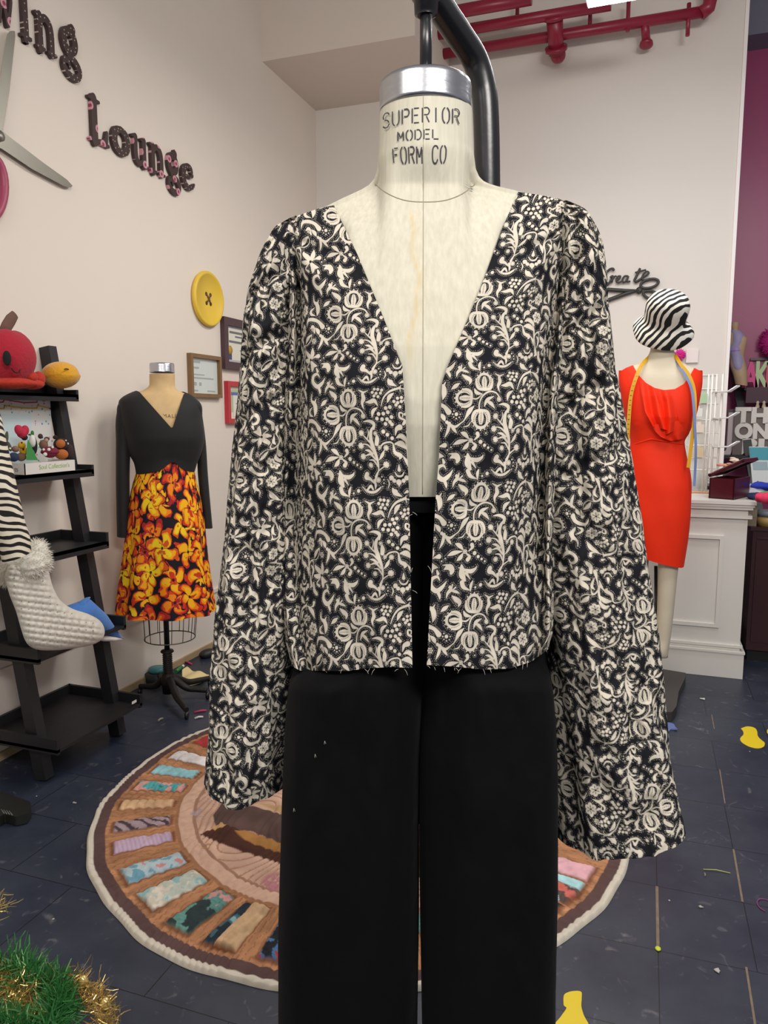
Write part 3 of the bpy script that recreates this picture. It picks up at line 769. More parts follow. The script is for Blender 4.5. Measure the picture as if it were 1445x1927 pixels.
for a in range(4):
    d = np.array([math.cos(a*PI/2+.4), math.sin(a*PI/2+.4)])*.26
    mb.bar((bx, by, .05), (bx+d[0], by+d[1], .045), .045, .025); mb.lathe((bx+d[0], by+d[1], 0), [(.012, .0), (.02, .004), (.02, .03), (.012, .034)], 16)
mb.build('stand_base', M_blk, std)

# ================================================================== JACKET
jk = thing('jacket', 'black and cream floral scroll print open jacket with wide flared sleeves', 'jacket', (FM.A[0], FM.A[1], .9))
def curve(pts, n, key=1):
    P = np.array(pts, float); d = np.r_[0, np.cumsum(np.hypot(*np.diff(P, axis=0).T))]; d /= d[-1]
    t = np.linspace(0, 1, n); return np.c_[np.interp(t, d, P[:, 0]), np.interp(t, d, P[:, 1])]
def coons(E, S, T, B):
    """E,S: (nv,2) edges; T,B: (nu,2)"""
    nv, nu = len(E), len(T); v = np.linspace(0, 1, nv)[:, None, None]; u = np.linspace(0, 1, nu)[None, :, None]
    return (1-u)*E[:, None]+u*S[:, None]+(1-v)*T[None]+v*B[None]-((1-u)*(1-v)*E[0]+u*(1-v)*T[-1]+(1-u)*v*B[0]+u*v*B[-1])
def panel(side):
    nv, nu = 900, 300
    if side < 0:
        E = curve([(628, 386), (672, 478), (720, 594), (757, 688), (763, 780), (770, 935), (773, 1100), (776, 1257)], nv)
        S = curve([(532, 424), (541, 470), (546, 540), (542, 640), (533, 760), (524, 880), (519, 1000), (522, 1100), (533, 1190), (549, 1254)], nv)
        T = curve([(628, 386), (600, 392), (562, 405), (532, 424)], nu)
        B = curve([(776, 1257), (735, 1255), (690, 1258), (650, 1263), (600, 1262), (565, 1262), (549, 1254)], nu)
        ref0 = 0
    else:
        E = curve([(975, 361), (945, 430), (905, 540), (872, 620), (842, 690), (832, 720), (826, 860), (820, 935), (812, 1080), (803, 1251)], nv)
        S = curve([(1090, 392), (1088, 450), (1074, 520), (1062, 620), (1050, 740), (1044, 900), (1040, 1040), (1042, 1140), (1040, 1190), (1031, 1222)], nv)
        T = curve([(975, 361), (1010, 366), (1050, 373), (1090, 392)], nu)
        B = curve([(803, 1251), (850, 1254), (910, 1260), (960, 1258), (1000, 1245), (1031, 1222)], nu)
        ref0 = 0
    Q = coons(E, S, T, B)
    x, y = Q[..., 0], Q[..., 1]
    u = np.linspace(0, 1, nu)[None, :]; v = np.linspace(0, 1, nv)[:, None]
    off = foff(x, y)
    # drape: soft vertical folds and small puckers, deeper near the armhole
    sx = np.abs(x-797)
    f = .009*np.sin(sx/19+y/210+(1.3 if side > 0 else 0))*sm(u, .35, .9)*sm(y, 470, 640)
    f += .006*np.sin(sx/31+y/95.)*sm(v, .45, 1)
    f += -.030*np.exp(-((u-.87)/.045)**2)*sm(y, 440, 560)*(1-.6*sm(y, 900, 1150))
    f += .014*np.exp(-((u-.955)/.035)**2)*sm(y, 440, 560)
    f += .008*(fbm(x/60, y/80, 5)-.5)*2+.010*np.sin(7*np.arctan2(sx-262, y-440))*np.exp(-((sx-215)**2+(y-520)**2)/70**2)
    f *= (1-sm(u, .97, 1.0)*.6)
    off = off+f*sm(y-np.interp(x, *YSH), 0, 40)+.001
    P = FM.p(x, y, off)
    d = np.linalg.norm(np.diff(P, axis=1), axis=2); arc = np.c_[np.zeros(nv), np.cumsum(d, 1)]
    if side < 0:
        U = (x[:, :1]-500)*4.516-arc*UPM; Vv = (y-900)*4.516
        # follow the photo's vertical stretch
        yk = np.interp(y, [360, 562, 747, 958, 1158, 1300], [-635+180+80-0, -548-0, 357-905*.0-0, 1262, 2167, 2800]) if False else None
        rep = np.interp(y, [350, 562, 747.5, 958, 1158, 1270], [-3.15, -2, -1, 0, 1, 1.56])
        Vv = 262+rep*TH
        U = U+(Vv*0)-np.interp(y, [562, 747, 958, 1158], [665.7-667, 650.5-667, 664-667, 669-667])*4.516
    else:
        cx_ = np.interp(y, [380, 565, 715, 925, 1134], [938, 906, 914, 906.6, 894.2])
        rep = np.interp(y, [350, 541, 716, 925, 1134.6, 1270], [-3.1, -2, -1, 0, 1, 1.65])
        Vv = 262+rep*TH
        xs = x[:, :1]; U = 742+(xs-cx_[:, :1])*4.6+arc*UPM
    ink = ink_at(U, Vv)
    if side < 0: pass
    return P, ink
for sd in (-1, 1):
    P, ink = panel(sd)
    if sd > 0: Pq, iq = P, ink
    else: Pq, iq = P[:, ::-1], ink[:, ::-1]
    Pq = Pq[::-1]; iq = iq[::-1]
    o = big_grid('front_panel', Pq, M_print, jk, val=iq.ravel())
    if sd < 0: SL = P[:, -1]
    else: SR = P[:, -1]
# back panel joins the two side edges round the back
nb = 160; vv = np.linspace(0, 1, 300); iL = (vv*(len(SL)-1)).astype(int)
A_, B_ = SL[iL], SR[iL]; c_ = (A_+B_)/2; h_ = (B_-A_)/2
tb = np.linspace(0, PI, nb)[None, :, None]
bb = (.03+.10*sm(vv, 0, .25))[:, None, None]
Pb = c_[:, None]-h_[:, None]*np.cos(tb)-FM.n*bb*np.sin(tb)**.7
arc = np.c_[np.zeros(300), np.cumsum(np.linalg.norm(np.diff(Pb, axis=1), axis=2), 1)]
big_grid('back_panel', Pb[:, ::-1], M_print, jk, val=ink_at(arc*UPM, -Pb[..., 2]*UPM)[:, ::-1].ravel())
def sleeve(rows, side, uoff, voff, ph, slant):
    thf = np.r_[np.linspace(-.25, PI+.25, 300), np.linspace(PI+.25, 2*PI-.25, 60)[1:]]
    def rad(v, t):
        return 1+(.05*np.sin(3*t+9*v+ph)+.05*np.sin(5*t-6*v+ph*2)+.03*np.sin(9*t+14*v))*sm(v, .08, .3)
    P = body(FM, rows, 1100, thf, ex=2.1, radial=rad)
    # silhouettes stay put, creases go in depth
    v = np.linspace(0, 1, 1100)[:, None]
    d = .014*(fbm(thf[None, :]*3+v*0, v*22, 11+int(ph))-.5)*2*np.maximum(np.sin(thf), 0)[None, :]
    cr = -.014*np.exp(-((np.mod(v*9+.35*np.cos(thf)[None, :]+ph, 1)-.5)/.13)**2)*np.maximum(np.sin(thf), 0)[None, :]*(1-sm(v, .35, .6))*sm(v, .06, .15)
    P = P+FM.n*(d+cr)[..., None]
    da = np.linalg.norm(np.diff(P, axis=1), axis=2); arc = np.c_[np.zeros(1100), np.cumsum(da, 1)]
    i0 = 160; arc = arc-arc[:, i0:i0+1]
    dv = np.linalg.norm(np.diff(P[:, i0], axis=0), axis=1); al = np.r_[0, np.cumsum(dv)][:, None]
    sgn = -1
    U = arc*UPM*sgn; V_ = al*UPM
    ca, sa = math.cos(slant), math.sin(slant)
    # sleeve cloth is cut upside down relative to the fronts
    ink = ink_at(-(U*ca-V_*sa)+uoff, -(V_*ca+U*sa)+voff)
    return big_grid('sleeve', P[:, ::-1][::-1][::-1], M_print, jk, val=ink[:, ::-1].ravel())
Lr = [(556, 410, 568, 409, .006, .006, -.004), (527, 425, 566, 420, .02, .02, -.006), (504, 458, 567, 450, .038, .04, -.012), (482, 510, 567, 508, .05, .055, -.02), (468, 560, 565, 560, .055, .06, -.026),
      (457, 640, 562, 640, .058, .065, -.03), (451, 760, 556, 760, .062, .066, -.032), (441, 880, 552, 880, .066, .07, -.032), (428, 1010, 552, 1010, .07, .075, -.03), (412, 1160, 552, 1160, .078, .08, -.026), (402, 1300, 548, 1300, .085, .085, -.024), (394, 1400, 545, 1412, .088, .088, -.022), (391, 1455, 543, 1470, .09, .09, -.022)]
Rr = [(1052, 380, 1066, 380, .006, .006, -.004), (1050, 392, 1096, 395, .02, .02, -.006), (1050, 420, 1117, 425, .035, .04, -.012), (1047, 470, 1133, 470, .05, .055, -.02), (1044, 530, 1139, 530, .056, .06, -.026),
      (1036, 620, 1150, 620, .06, .065, -.03), (1028, 760, 1167, 760, .064, .068, -.032), (1022, 900, 1185, 900, .07, .072, -.03), (1022, 1050, 1206, 1045, .076, .078, -.028), (1030, 1200, 1228, 1190, .085, .085, -.024), (1036, 1340, 1246, 1320, .094, .094, -.02), (1040, 1450, 1264, 1425, .10, .10, -.018), (1046, 1562, 1275, 1512, .112, .104, -.016)]
sleeve(Lr, -1, 300, 500, .4, .05)
sleeve(Rr, 1, 520, 120, 1.7, -.1)
# frayed threads along the raw hem
mb = MB(); rr = random.Random(3)
for i in range(26):
    if i < 12: x = rr.uniform(800, 1030); y = np.interp(x, [803, 910, 1000, 1031], [1252, 1259, 1246, 1222])
    elif i < 19: x = rr.uniform(560, 776); y = 1259
    else: x, y = rr.choice([(776, rr.uniform(940, 1250)), (803+rr.uniform(0, 8), rr.uniform(1040, 1240)), (632, 386)])
    o_ = float(foff(x, y))+.003; dx = rr.uniform(-9, 9); dy = rr.uniform(3, 12)
    mb.tube(FM.p(np.array([x, x+dx*.6, x+dx]), np.array([y, y+dy*.4, y+dy]), np.array([o_, o_+.002, o_+.003])), .00024, 4)
o = mb.build('loose_threads', mat('thread', 'D8D2C4', .8), jk); o['kind'] = 'stuff'

# ================================================================== TROUSERS
tr_ = thing('trousers', 'black wide-leg trousers hanging on the dress form under the jacket', 'trousers', (FM.A[0], FM.A[1], .05))
def pants_mat():
    m, nt, b = newmat('black_twill'); b.inputs['Base Color'].default_value = srgb('030305'); b.inputs['Roughness'].default_value = .85
    b.inputs['Sheen Weight'].default_value = .03; b.inputs['Sheen Roughness'].default_value = .4; b.inputs['Specular IOR Level'].default_value = .18
    tc = N(nt, 'ShaderNodeTexCoord'); n = N(nt, 'ShaderNodeTexNoise'); n.inputs['Scale'].default_value = 7; n.inputs['Detail'].default_value = 3
    nt.links.new(tc.outputs['Object'], n.inputs['Vector']); bp = N(nt, 'ShaderNodeBump'); bp.inputs['Strength'].default_value = .35; bp.inputs['Distance'].default_value = .02
    nt.links.new(n.outputs[0], bp.inputs['Height']); nt.links.new(bp.outputs[0], b.inputs['Normal']); return m
M_pants = pants_mat()
thp = np.linspace(0, 2*PI, 129)
Lp = [(655, 926, 797, 926, .088, .10, 0), (600, 1000, 797, 1000, .098, .11, 0), (578, 1120, 797, 1120, .112, .12, 0), (552, 1250, 797, 1250, .118, .125, 0), (541, 1400, 792, 1400, .118, .125, 0), (537, 1540, 788, 1540, .118, .12, 0), (534, 1700, 787, 1700, .118, .12, 0), (533, 1927, 784, 1927, .118, .12, 0), (533, 2500, 782, 2500, .118, .12, 0)]
Rp = [(795, 926, 940, 926, .088, .10, 0), (795, 1000, 985, 1000, .098, .11, 0), (795, 1120, 1000, 1120, .112, .12, 0), (793, 1250, 1030, 1250, .118, .125, 0), (789, 1400, 1041, 1400, .118, .125, 0), (789, 1560, 1042, 1560, .118, .12, 0), (790, 1700, 1041, 1700, .118, .12, 0), (793, 1927, 1040, 1927, .118, .12, 0), (795, 2500, 1039, 2500, .118, .12, 0)]
def tuck(P):
    x, y = proj(P); off = (P-FM.base)@FM.n
    side = np.interp(np.abs(x-797), [215, 250], [0, 1])
    lim = foff(x, y)-.014-.02*sm(np.abs(x-797), 190, 250)
    w = 1-sm(y, 1262, 1300)
    new = np.where(off > 0, np.minimum(off, np.maximum(lim, 0)*w+off*(1-w)), off)
    return P+FM.n*(new-off)[..., None]
for rows, s_ in ((Lp, -1), (Rp, 1)):
    def rad(v, t, s_=s_): return 1+(.012*np.sin(4*t+5*v+s_)+.02*np.exp(-((np.mod(t, 2*PI)-PI/2-s_*.1)/.12)**2))*sm(v, .25, .5)
    P = body(FM, rows, 220, np.linspace(0, 2*PI, 241), ex=2.9, radial=rad)
    P = tuck(P); xq, yq = proj(P); P = P+FM.n*((.010*(fbm(xq/70+s_*3, yq/160, 41)-.5)*2+.006*np.sin(xq/26+yq/300)-.006*np.exp(-((xq-797-s_*(128+(yq-1260)*.03))/5)**2)*(1-sm(yq, 1300, 1460)))*sm(yq, 1255, 1300)*((P-FM.base)@FM.n > 0.02))[..., None]; big_grid('trouser_leg', P[:, ::-1], M_pants, tr_)
mb = MB()
P = body(FM, [(655, 924, 940, 924, .089, .10, 0), (651, 930, 944, 930, .091, .102, 0), (640, 950, 955, 950, .093, .104, 0)], 6, thp, ex=2.4)
mb.grid(P[:, ::-1]); mb.build('waistband', M_pants, tr_)
mb = MB()
for x, y in [(552, 1522), (898, 1475), (610, 1395), (592, 1420)]:
    o_ = .116; mb.tube(FM.p(np.array([x, x+1, x+3]), np.array([y+6, y-1, y+5]), np.full(3, o_)), .0004, 4)
o = mb.build('lint', mat('thread', 'D8D2C4', .8), tr_); o['kind'] = 'stuff'
# ================================================================== ROUND QUILTED RUG
RC, RR = np.array([-.945, 2.46]), .955
def lin(c): return np.array(srgb(c)[:3])
def hexs(L): return np.array([lin(c) for c in L])
def rug():
    nr, na = 240, 1500
    rn = np.linspace(0, 1, nr)[:, None]; a = np.linspace(0, 2*PI, na)[None]
    wob = 1+.004*np.sin(a*7+1)+.003*np.sin(a*13)+.002*np.sin(a*29)
    R = rn*RR*wob; X = RC[0]+R*np.cos(a); Y = RC[1]+R*np.sin(a)
    rr = rn+0*a
    n1 = fbm(X*14, Y*14, 1, 4); n2 = fbm(X*60, Y*60, 2, 3); n3 = fbm(a*40+0*rn, rn*9, 3, 3)
    col = np.zeros(rr.shape+(3,)); hgt = np.zeros(rr.shape)
    def setc(mask, c, jit=.25, n=None):
        n = n2 if n is None else n
        c = lin(c) if isinstance(c, str) else c
        m_ = np.clip(mask, 0, 1)[..., None]
        col[:] = col*(1-m_)+m_*(c*(1+jit*2*(n[..., None]-.5)))
    setc(np.ones_like(rr), 'C39B84', .35, n1)
    # centre: pale quilted ground with a sewing machine picture
    q = np.abs(np.sin(18*fbm(X*3.2, Y*3.2, 9, 2)*PI)); hgt += .007*q
    setc(rr < .64, 'C8A48E', .35, n1); setc((rr < .64)*(q < .25), 'A57A62', .2)
    setc((rr > .63)*(rr < .695), 'CBA690', .15); setc((rr > .625)*(rr < .637), '9A7560', .1); setc((rr > .688)*(rr < .70), '9A6E50', .1)
    hgt += np.where((rr > .63)*(rr < .695), .005*np.sin(np.clip((rr-.63)/.065, 0, 1)*PI)*(.7+.3*np.abs(np.sin(a*70))), 0)
    # wooden zone
    wood = lin('B07E5A')[None, None]*(0.45+1.05*n3[..., None])*(1-.35*(np.abs(np.sin(a*130+n1*8)) < .18))[..., None]; msk = ((rr > .70)*(rr < .94))[..., None]
    col[:] = np.where(msk, wood, col); hgt += np.where(msk[..., 0], .002*np.abs(np.sin(rr*150+n3*9)), 0)
    # spools and scissors as printed on the quilt, listed by the way they lie round the ring
    sp = [((395, 1402), 'A8383A', .10), ((362, 1433), 'E3DCDA', .085), ((320, 1457), '8FBFC6', .08), ((288, 1486), '4F9A9C', .075), ((272, 1520), 'CFA983', .07), ((254, 1558), 'A89296', .075), ((252, 1595), 'B59CB0', .08), ((262, 1648), 'A9BCC0', .10), ((300, 1692), 'B9C0B4', .11), ((360, 1735), '5F8F86', .10), ((455, 1740), '3F6470', .10), ((440, 1775), 'C7A57F', .07), ((532, 1782), '4B6F98', .1), ((1095, 1648), 'D7A6AE', .09), ((1068, 1672), 'A9D6DA', .08), ((1080, 1700), '5A4A46', .08), ((1052, 1728), '4A4541', .08)]
    sp = [((lambda P: math.atan2(P[1]-RC[1], P[0]-RC[0]))(on_z(*pp)), c, hw) for pp, c, hw in sp]
    extra = ['C7A57F', '7F9FB0', 'B5606A', 'D9D2C6', '5F8F86', 'A892B4', 'C98A5A', '3F5A78']
    for k_ in range(33):
        t0 = k_*2*PI/33
        if min(abs((t0-q_[0]+PI) % (2*PI)-PI) for q_ in sp) > .155: sp.append((t0, extra[k_ % 8], .08))
    for i, (t0, c, hw) in enumerate(sp):
        da = np.mod(a-t0+PI, 2*PI)-PI; tang = da*RR*.8; e = np.maximum(np.abs(tang)/(hw*.42), np.abs(rr-.815)/.10)
        d = np.clip((1-e)*12, 0, 1)
        setc(np.clip((1.14-e)*10, 0, 1)*.75, '6B3D22', .2)
        stripes = .85+.3*np.abs(np.sin(rr*220+tang*30)) if i % 3 == 0 else .8+.4*n2
        setc(d, lin(c)[None, None]*stripes[..., None], .25, n1)
        hgt += d*.012*np.sqrt(np.clip(1-(tang/(hw*.42))**2, 0, 1))
        if i in (3, 7, 8, 9, 10, 12, 15, 16):
            pat = fbm(X*26, Y*26, 20+i, 3)
            setc(d*(pat > .56), {3: 'D39A90', 7: '6E9DB0', 8: '8FB7BA', 9: '2E3B3C', 10: '22303A', 12: 'A83A34', 15: 'C86A5E', 16: 'B98B60'}[i], .2)
            setc(d*(pat < .36), {3: '2F7A7E', 7: 'C98A8A', 8: 'D8CDBC', 9: 'C9908C', 10: '7FA5A8', 12: '20242C', 15: 'B9C6CC', 16: '2E2A28'}[i], .2)
        if i == 5: setc(d*(np.sin(tang*160+rr*120+n1*9) > .25), '4A3C44', .1)
    # sewing machine picture in world coordinates
    def pm(pts): return [on_z(x, y)[:2] for x, y in pts]
    def ps(pts, w=0): return s_poly(X, Y, pm(pts))
    for pts, c in [([(400, 1540), (420, 1512), (470, 1520), (560, 1545), (700, 1570), (900, 1560), (900, 1610), (560, 1605), (470, 1570), (405, 1562)], '5B4540'),
                   ([(374, 1575), (420, 1556), (470, 1572), (560, 1600), (900, 1600), (900, 1650), (700, 1665), (530, 1632), (430, 1600)], '4A2C22'),
                   ([(440, 1570), (460, 1566), (520, 1588), (560, 1610), (520, 1612), (460, 1590)], 'A87842'), ([(395, 1566), (415, 1554), (428, 1560), (405, 1570)], 'C49A68'),
                   ([(480, 1516), (540, 1522), (700, 1545), (540, 1540)], 'B9966A')]:
        d = ps(pts); setc(np.clip(-d/.004, 0, 1), c, .35, n1); hgt += np.clip(-d/.02, 0, 1)*.006
    for p_, r_, c in [((375, 1535), .035, '9B8C90'), ((520, 1665), .05, 'A56A78'), ((395, 1600), .03, '97704E'), ((560, 1700), .05, 'A56A78')]:
        P = on_z(*p_); d = np.hypot(X-P[0], Y-P[1])-r_; setc(np.clip(-d/.01, 0, 1)*(n2 > .5)*.8, c, .3)
    setc((rr >= .94)*(rr < .975), '5B4442', .2, n1)
    hgt += np.where((rr > .94)*(rr < .975), .003*np.abs(np.sin(a*90+n1*6)), 0)
    setc(rr >= .975, 'CFC6B6', .08)
    hgt += np.where(rr >= .975, .005*np.sin(np.clip((rr-.975)/.025, 0, 1)*PI), 0)
    Z = .006+hgt*.8+.003*fbm(X*5, Y*5, 31, 2)*(rr > .8); Z[-1] = .001
    P = np.stack([X, Y, Z], -1)
    o = big_grid('round_rug', P, mat_attr('quilted_rug', .9), None, loc=(RC[0], RC[1], 0), col=np.clip(col, 0, 1).reshape(-1, 3))
    tag(o, 'round quilted rug printed with thread spools, dark band and cream binding', 'rug')
rug()

# ================================================================== DRESS FORM WITH THE FLORAL DRESS
A2 = on_z(318, 1316)
F2 = Fr(A2)
f2 = thing('dress_form', 'old tan dress form on a cast iron stand wearing the orange floral dress', 'dress form', F2.base)
M_tan = mat('aged_canvas', 'CDAE7E', .85, var=.15, vscale=30)
P = body(F2, [(281, 704, 329, 704, .06, .06, 0), (281, 718, 329, 718, .056, .056, 0), (279, 728, 329, 728, .06, .06, 0), (268, 735, 336, 735, .065, .06, 0), (248, 742, 356, 744, .075, .07, 0), (234, 756, 370, 756, .09, .08, 0), (232, 790, 375, 790, .115, .09, 0), (234, 830, 382, 830, .12, .09, 0), (248, 860, 374, 860, .1, .09, 0), (262, 890, 358, 890, .085, .085, 0), (264, 935, 356, 935, .085, .085, 0)], 60)
MB().grid(P[:, ::-1]).build('torso', M_tan, f2)
c = F2.p(305, 700); r_ = 22.5*F2.mpp(305, 700)
MB().lathe((c[0], c[1], c[2]), [(.01, -.005), (r_, -.005), (r_*1.03, 0), (r_, .004), (r_, .036), (r_*.96, .041), (r_*.6, .043), (r_*.5, .038), (.008, .038)], 32).build('neck_cap', M_alu, f2)
text_mesh('stamped_lettering', 'MALL', mat('faded_ink', '6A573C', .9), lambda x, y, h: F2.p(320+x, 783-y, .1145-.00003*(x*x)), 9.5, f2, spacing=1.3)
M_iron = mat('cast_iron', '2E2A28', .55, .6, bump=.3, bscale=50)
mb = MB(); pz = [F2.p(318, y)[2] for y in (1100, 1226, 1268, 1296)]
mb.tube([(A2[0], A2[1], pz[1]), (A2[0], A2[1], pz[0]+.1)], .0135, 16); mb.build('pole', M_blk, f2)
mb = MB(); prof = [(.013, pz[1]+.012), (.03, pz[1]+.008), (.033, pz[1]), (.018, pz[1]-.012)]
z = pz[1]-.012
for i in range(9): prof += [(.021, z), (.025, z-.005), (.021, z-.010)]; z -= .0105
prof += [(.03, z-.01), (.035, pz[2]-.03), (.03, pz[3]-.02), (.02, .05)]
mb.lathe((A2[0], A2[1], 0), prof, 24); mb.build('stand_hub', M_iron, f2)
for q in [(357, 1352), (262, 1300), (392, 1308), (396, 1284), (296, 1273)]:
    E_ = on_z(*q, .02); d = E_-A2; L = np.hypot(d[0], d[1]); d = d/L*min(L, .30); d[2] = 0
    S_ = np.array([A2[0], A2[1], 0]); pts = [S_+[0, 0, .11], S_+d*.15+[0, 0, .105], S_+d*.45+[0, 0, .06], S_+d*.75+[0, 0, .05], S_+d*.97+[0, 0, .045]]
    pts = cat_rom([p[:2] for p in pts], [p[2] for p in pts], 5)
    lg = MB().tube(pts, np.linspace(.02, .013, len(pts)), 10).build('leg', M_iron, f2)
    mb = MB(); cpt = S_+d*.98; mb.lathe((cpt[0]-.008, cpt[1], .018), [(.004, 0), (.018, .001), (.018, .014), (.004, .015)], 18, axis=(1, .3, 0)); mb.build('caster', M_blk, lg)
# wire cage
mb = MB(); cr = F2.p(320, 1200); R0 = 46*F2.mpp(320, 1200)
def ring(mb, c, r, w, n=40):
    a = np.linspace(0, 2*PI, n+1); mb.tube(np.c_[c[0]+r*np.cos(a), c[1]+r*np.sin(a), np.full(n+1, c[2])], w, 6, caps=False)
ring(mb, cr, R0, .003); ring(mb, F2.p(320, 1120), R0*1.12, .003)
for i in range(14):
    a = i*2*PI/14; d = np.array([math.cos(a), math.sin(a), 0])
    mb.tube([cr+d*R0, F2.p(320, 1120)+d*R0*1.12, F2.p(320, 1000)+d*R0*1.1], .0019, 5)
mb.build('wire_cage', mat('wire', '6E6A66', .4, .8), f2)
# the dress
d2 = thing('dress', 'long-sleeved wrap dress with black bodice and orange yellow floral skirt', 'dress', F2.base)
M_jersey = mat('black_jersey', '111112', .75, sheen=.04, bump=.15, bscale=8)
V2 = ([200, 256, 262, 324, 346, 352, 420], [741, 735, 737, 807, 741, 739, 750])
def top2(v, back):
    return 737 if back else float(np.interp(v, *V2))
thb = np.linspace(0, 2*PI, 161)
bo = [(262, 733, 345, 737, .045, .07, 0), (248, 738, 356, 741, .066, .075, 0), (232, 746, 366, 748, .088, .09, 0), (223, 758, 374, 760, .105, .10, 0), (226, 790, 380, 790, .128, .105, 0), (232, 820, 385, 820, .132, .105, 0), (240, 850, 380, 850, .118, .10, 0), (252, 872, 371, 872, .108, .10, 0), (256, 892, 366, 888, .106, .10, 0)]
P = body(F2, bo, 120, thb, top=top2)
# the wrap hem lifts at the middle of the front
x, y = proj(P); up = np.interp(x, [250, 300, 322, 330, 345, 366], [0, 6, 20, 20, 8, 2]); frc = np.maximum(np.sin(thb), 0)[None, :]
P[..., 2] += up*F2.mpp()*frc*np.linspace(0, 1, 120)[:, None]**3
MB().grid(P[:, ::-1]).build('bodice', M_jersey, d2)
mb = MB(); wx = np.linspace(262, 364, 30); wy = np.interp(wx, [262, 324, 345, 364], [738, 808, 845, 884]); hw2 = np.interp(wy, [738, 760, 820, 884], [40, 72, 77, 57]); cc2 = np.interp(wy, [738, 884], [300, 311])
wo = np.interp(wy, [738, 760, 800, 840, 884], [.05, .105, .131, .122, .108])*np.sqrt(np.clip(1-((wx-cc2)/hw2)**2.2, .02, 1))
mb.tube(F2.p(wx, wy, wo+.001), .0035, 8); mb.build('wrap_edge', M_jersey, d2)
for rows in ([(246, 744, 268, 742, .03, .03, 0), (226, 756, 262, 756, .045, .045, 0), (219, 780, 252, 780, .05, .05, 0), (218, 830, 247, 830, .05, .05, 0), (218, 900, 244, 900, .048, .048, .01), (219, 960, 244, 960, .046, .046, .01), (220, 1009, 245, 1010, .046, .046, .01)],
             [(346, 742, 362, 745, .03, .03, 0), (352, 756, 376, 757, .045, .045, 0), (362, 785, 381, 785, .048, .048, -.01), (370, 830, 387, 830, .045, .05, -.02), (372, 890, 391, 890, .04, .04, -.02), (378, 950, 396, 950, .04, .04, -.02), (381, 993, 400, 993, .04, .04, -.02)]):
    P = body(F2, rows, 60, np.linspace(0, 2*PI, 41)); MB().grid(P[:, ::-1]).build('sleeve', M_jersey, d2)
def skirt():
    nv, nt_ = 300, 620; thk = np.linspace(0, 2*PI, nt_)
    rows = [(262, 864, 362, 864, .098, .095, 0), (259, 880, 365, 878, .10, .10, 0), (254, 895, 367, 892, .105, .105, 0), (245, 930, 376, 930, .125, .12, 0), (239, 980, 384, 980, .145, .14, 0), (230, 1050, 391, 1050, .165, .16, 0), (222, 1110, 399, 1108, .185, .175, 0), (217, 1152, 405, 1145, .20, .185, 0)]
    def rad(v, t): return 1+.075*np.sin(9*t+.6*np.sin(2*t)+.8)*sm(v, .1, 1)*np.where(np.abs(np.cos(t)) > .9, .35, 1)
    P = body(F2, rows, nv, thk, ex=2.1, radial=rad)
    v = np.linspace(0, 1, nv)[:, None]; U = thk[None]*.24*(1+0*v); W = v*.72+0*thk[None]
    rg = np.random.default_rng(4); col = np.tile(lin('16151B'), (nv, nt_, 1))
    fl_ = []
    for gy in range(9):
        for gx in range(15): fl_.append(((gx+.5*(gy % 2)+rg.uniform(-.28, .28))*.125, (gy+rg.uniform(-.28, .28))*.105, rg.uniform(.075, .105), rg.uniform(0, 6), rg.integers(4, 6), rg.uniform(0, 1)))
    rg.shuffle(fl_)
    for fx, fy, fr, fa, fn_, ft in fl_:
        dx = U-fx; dy = W-fy; r = np.hypot(dx, dy); ang = np.arctan2(dy, dx)+fa+.25*np.sin(r*60)
        pet = (np.abs(np.cos(ang*fn_/2)))**.6*fr*(1+.12*np.sin(ang*3)); q = r/np.maximum(pet, 1e-4)
        w_ = fbm(U*40+fx*9, W*40, 6, 2)
        qq = q+(w_-.5)*.5
        c1, c2, c3 = ('F3B61A', 'F08A10', 'C9341E') if ft < .6 else (('F2CF22', 'F2A91A', 'D2521E') if ft < .8 else ('EE8A1A', 'D8481E', 'A8242A'))
        stp = np.abs(np.sin(ang*fn_/2*1.0))
        for cnd, c in ((qq < 1.06, '14121A'), (qq < .97, c3), (qq < .80, c2), (qq < .62, c1), ((qq < .5)*(w_ > .56), c3), (r < .007, '2A1012'), ((stp > .975)*(qq < .6), '7A1A18')):
            col[cnd] = lin(c)
    return P, col
P, colk = skirt()
big_grid('skirt', P[:, ::-1], mat_attr('floral_skirt_cloth', .75), d2, col=colk[:, ::-1].reshape(-1, 3))
# oddments on the floor round the stand
M_teal = mat('dark_teal', '1F3C40', .5)
p_ = on_z(297, 1282); j = thing('tape_roll', 'dark round roll with a teal top on the floor behind the iron stand', 'tape roll', p_)
MB().lathe(p_, [(.02, 0), (.062, .0), (.066, .01), (.066, .05), (.05, .055), (.045, .055)], 28).build('case', mat('dark_case', '22292B', .5), j)
MB().lathe(p_+[0, 0, .055], [(.005, 0), (.042, 0), (.046, .006), (.044, .022), (.005, .024)], 28).build('lid', mat('teal_lid', '3B7A80', .4), j)
def floor_shape(name, pts, m, label, cat, h=.004, group=None, z=.0005, curl=0):
    a = np.array(pts, float); bx_ = (a[:, 0].min()-1, a[:, 1].min()-1, a[:, 0].max()+1, a[:, 1].max()+1)
    c0 = a.mean(0)
    def M(u, v, hh):
        p = on_z(u, v); p[2] = z+h*hh+curl*(.5+.5*math.sin(u*.16+v*.3)); return p
    o = MB().plate(lambda U, V: s_poly(U, V, pts), bx_, max(1.0, (bx_[2]-bx_[0])/50), M).build(name, m)
    tag(o, label, cat, group); return o
floor_shape('paper_scrap', [(343, 1268), (352, 1262), (368, 1269), (394, 1274), (392, 1280), (378, 1289), (352, 1291), (343, 1280)], mat('cream_paper', 'E3CE95', .7, bump=.5, bscale=30), 'crumpled cream paper scrap on the floor beside the iron stand', 'paper', .012, curl=.012)
p_, q_ = on_z(331, 1264, .012), on_z(345, 1253, .012)
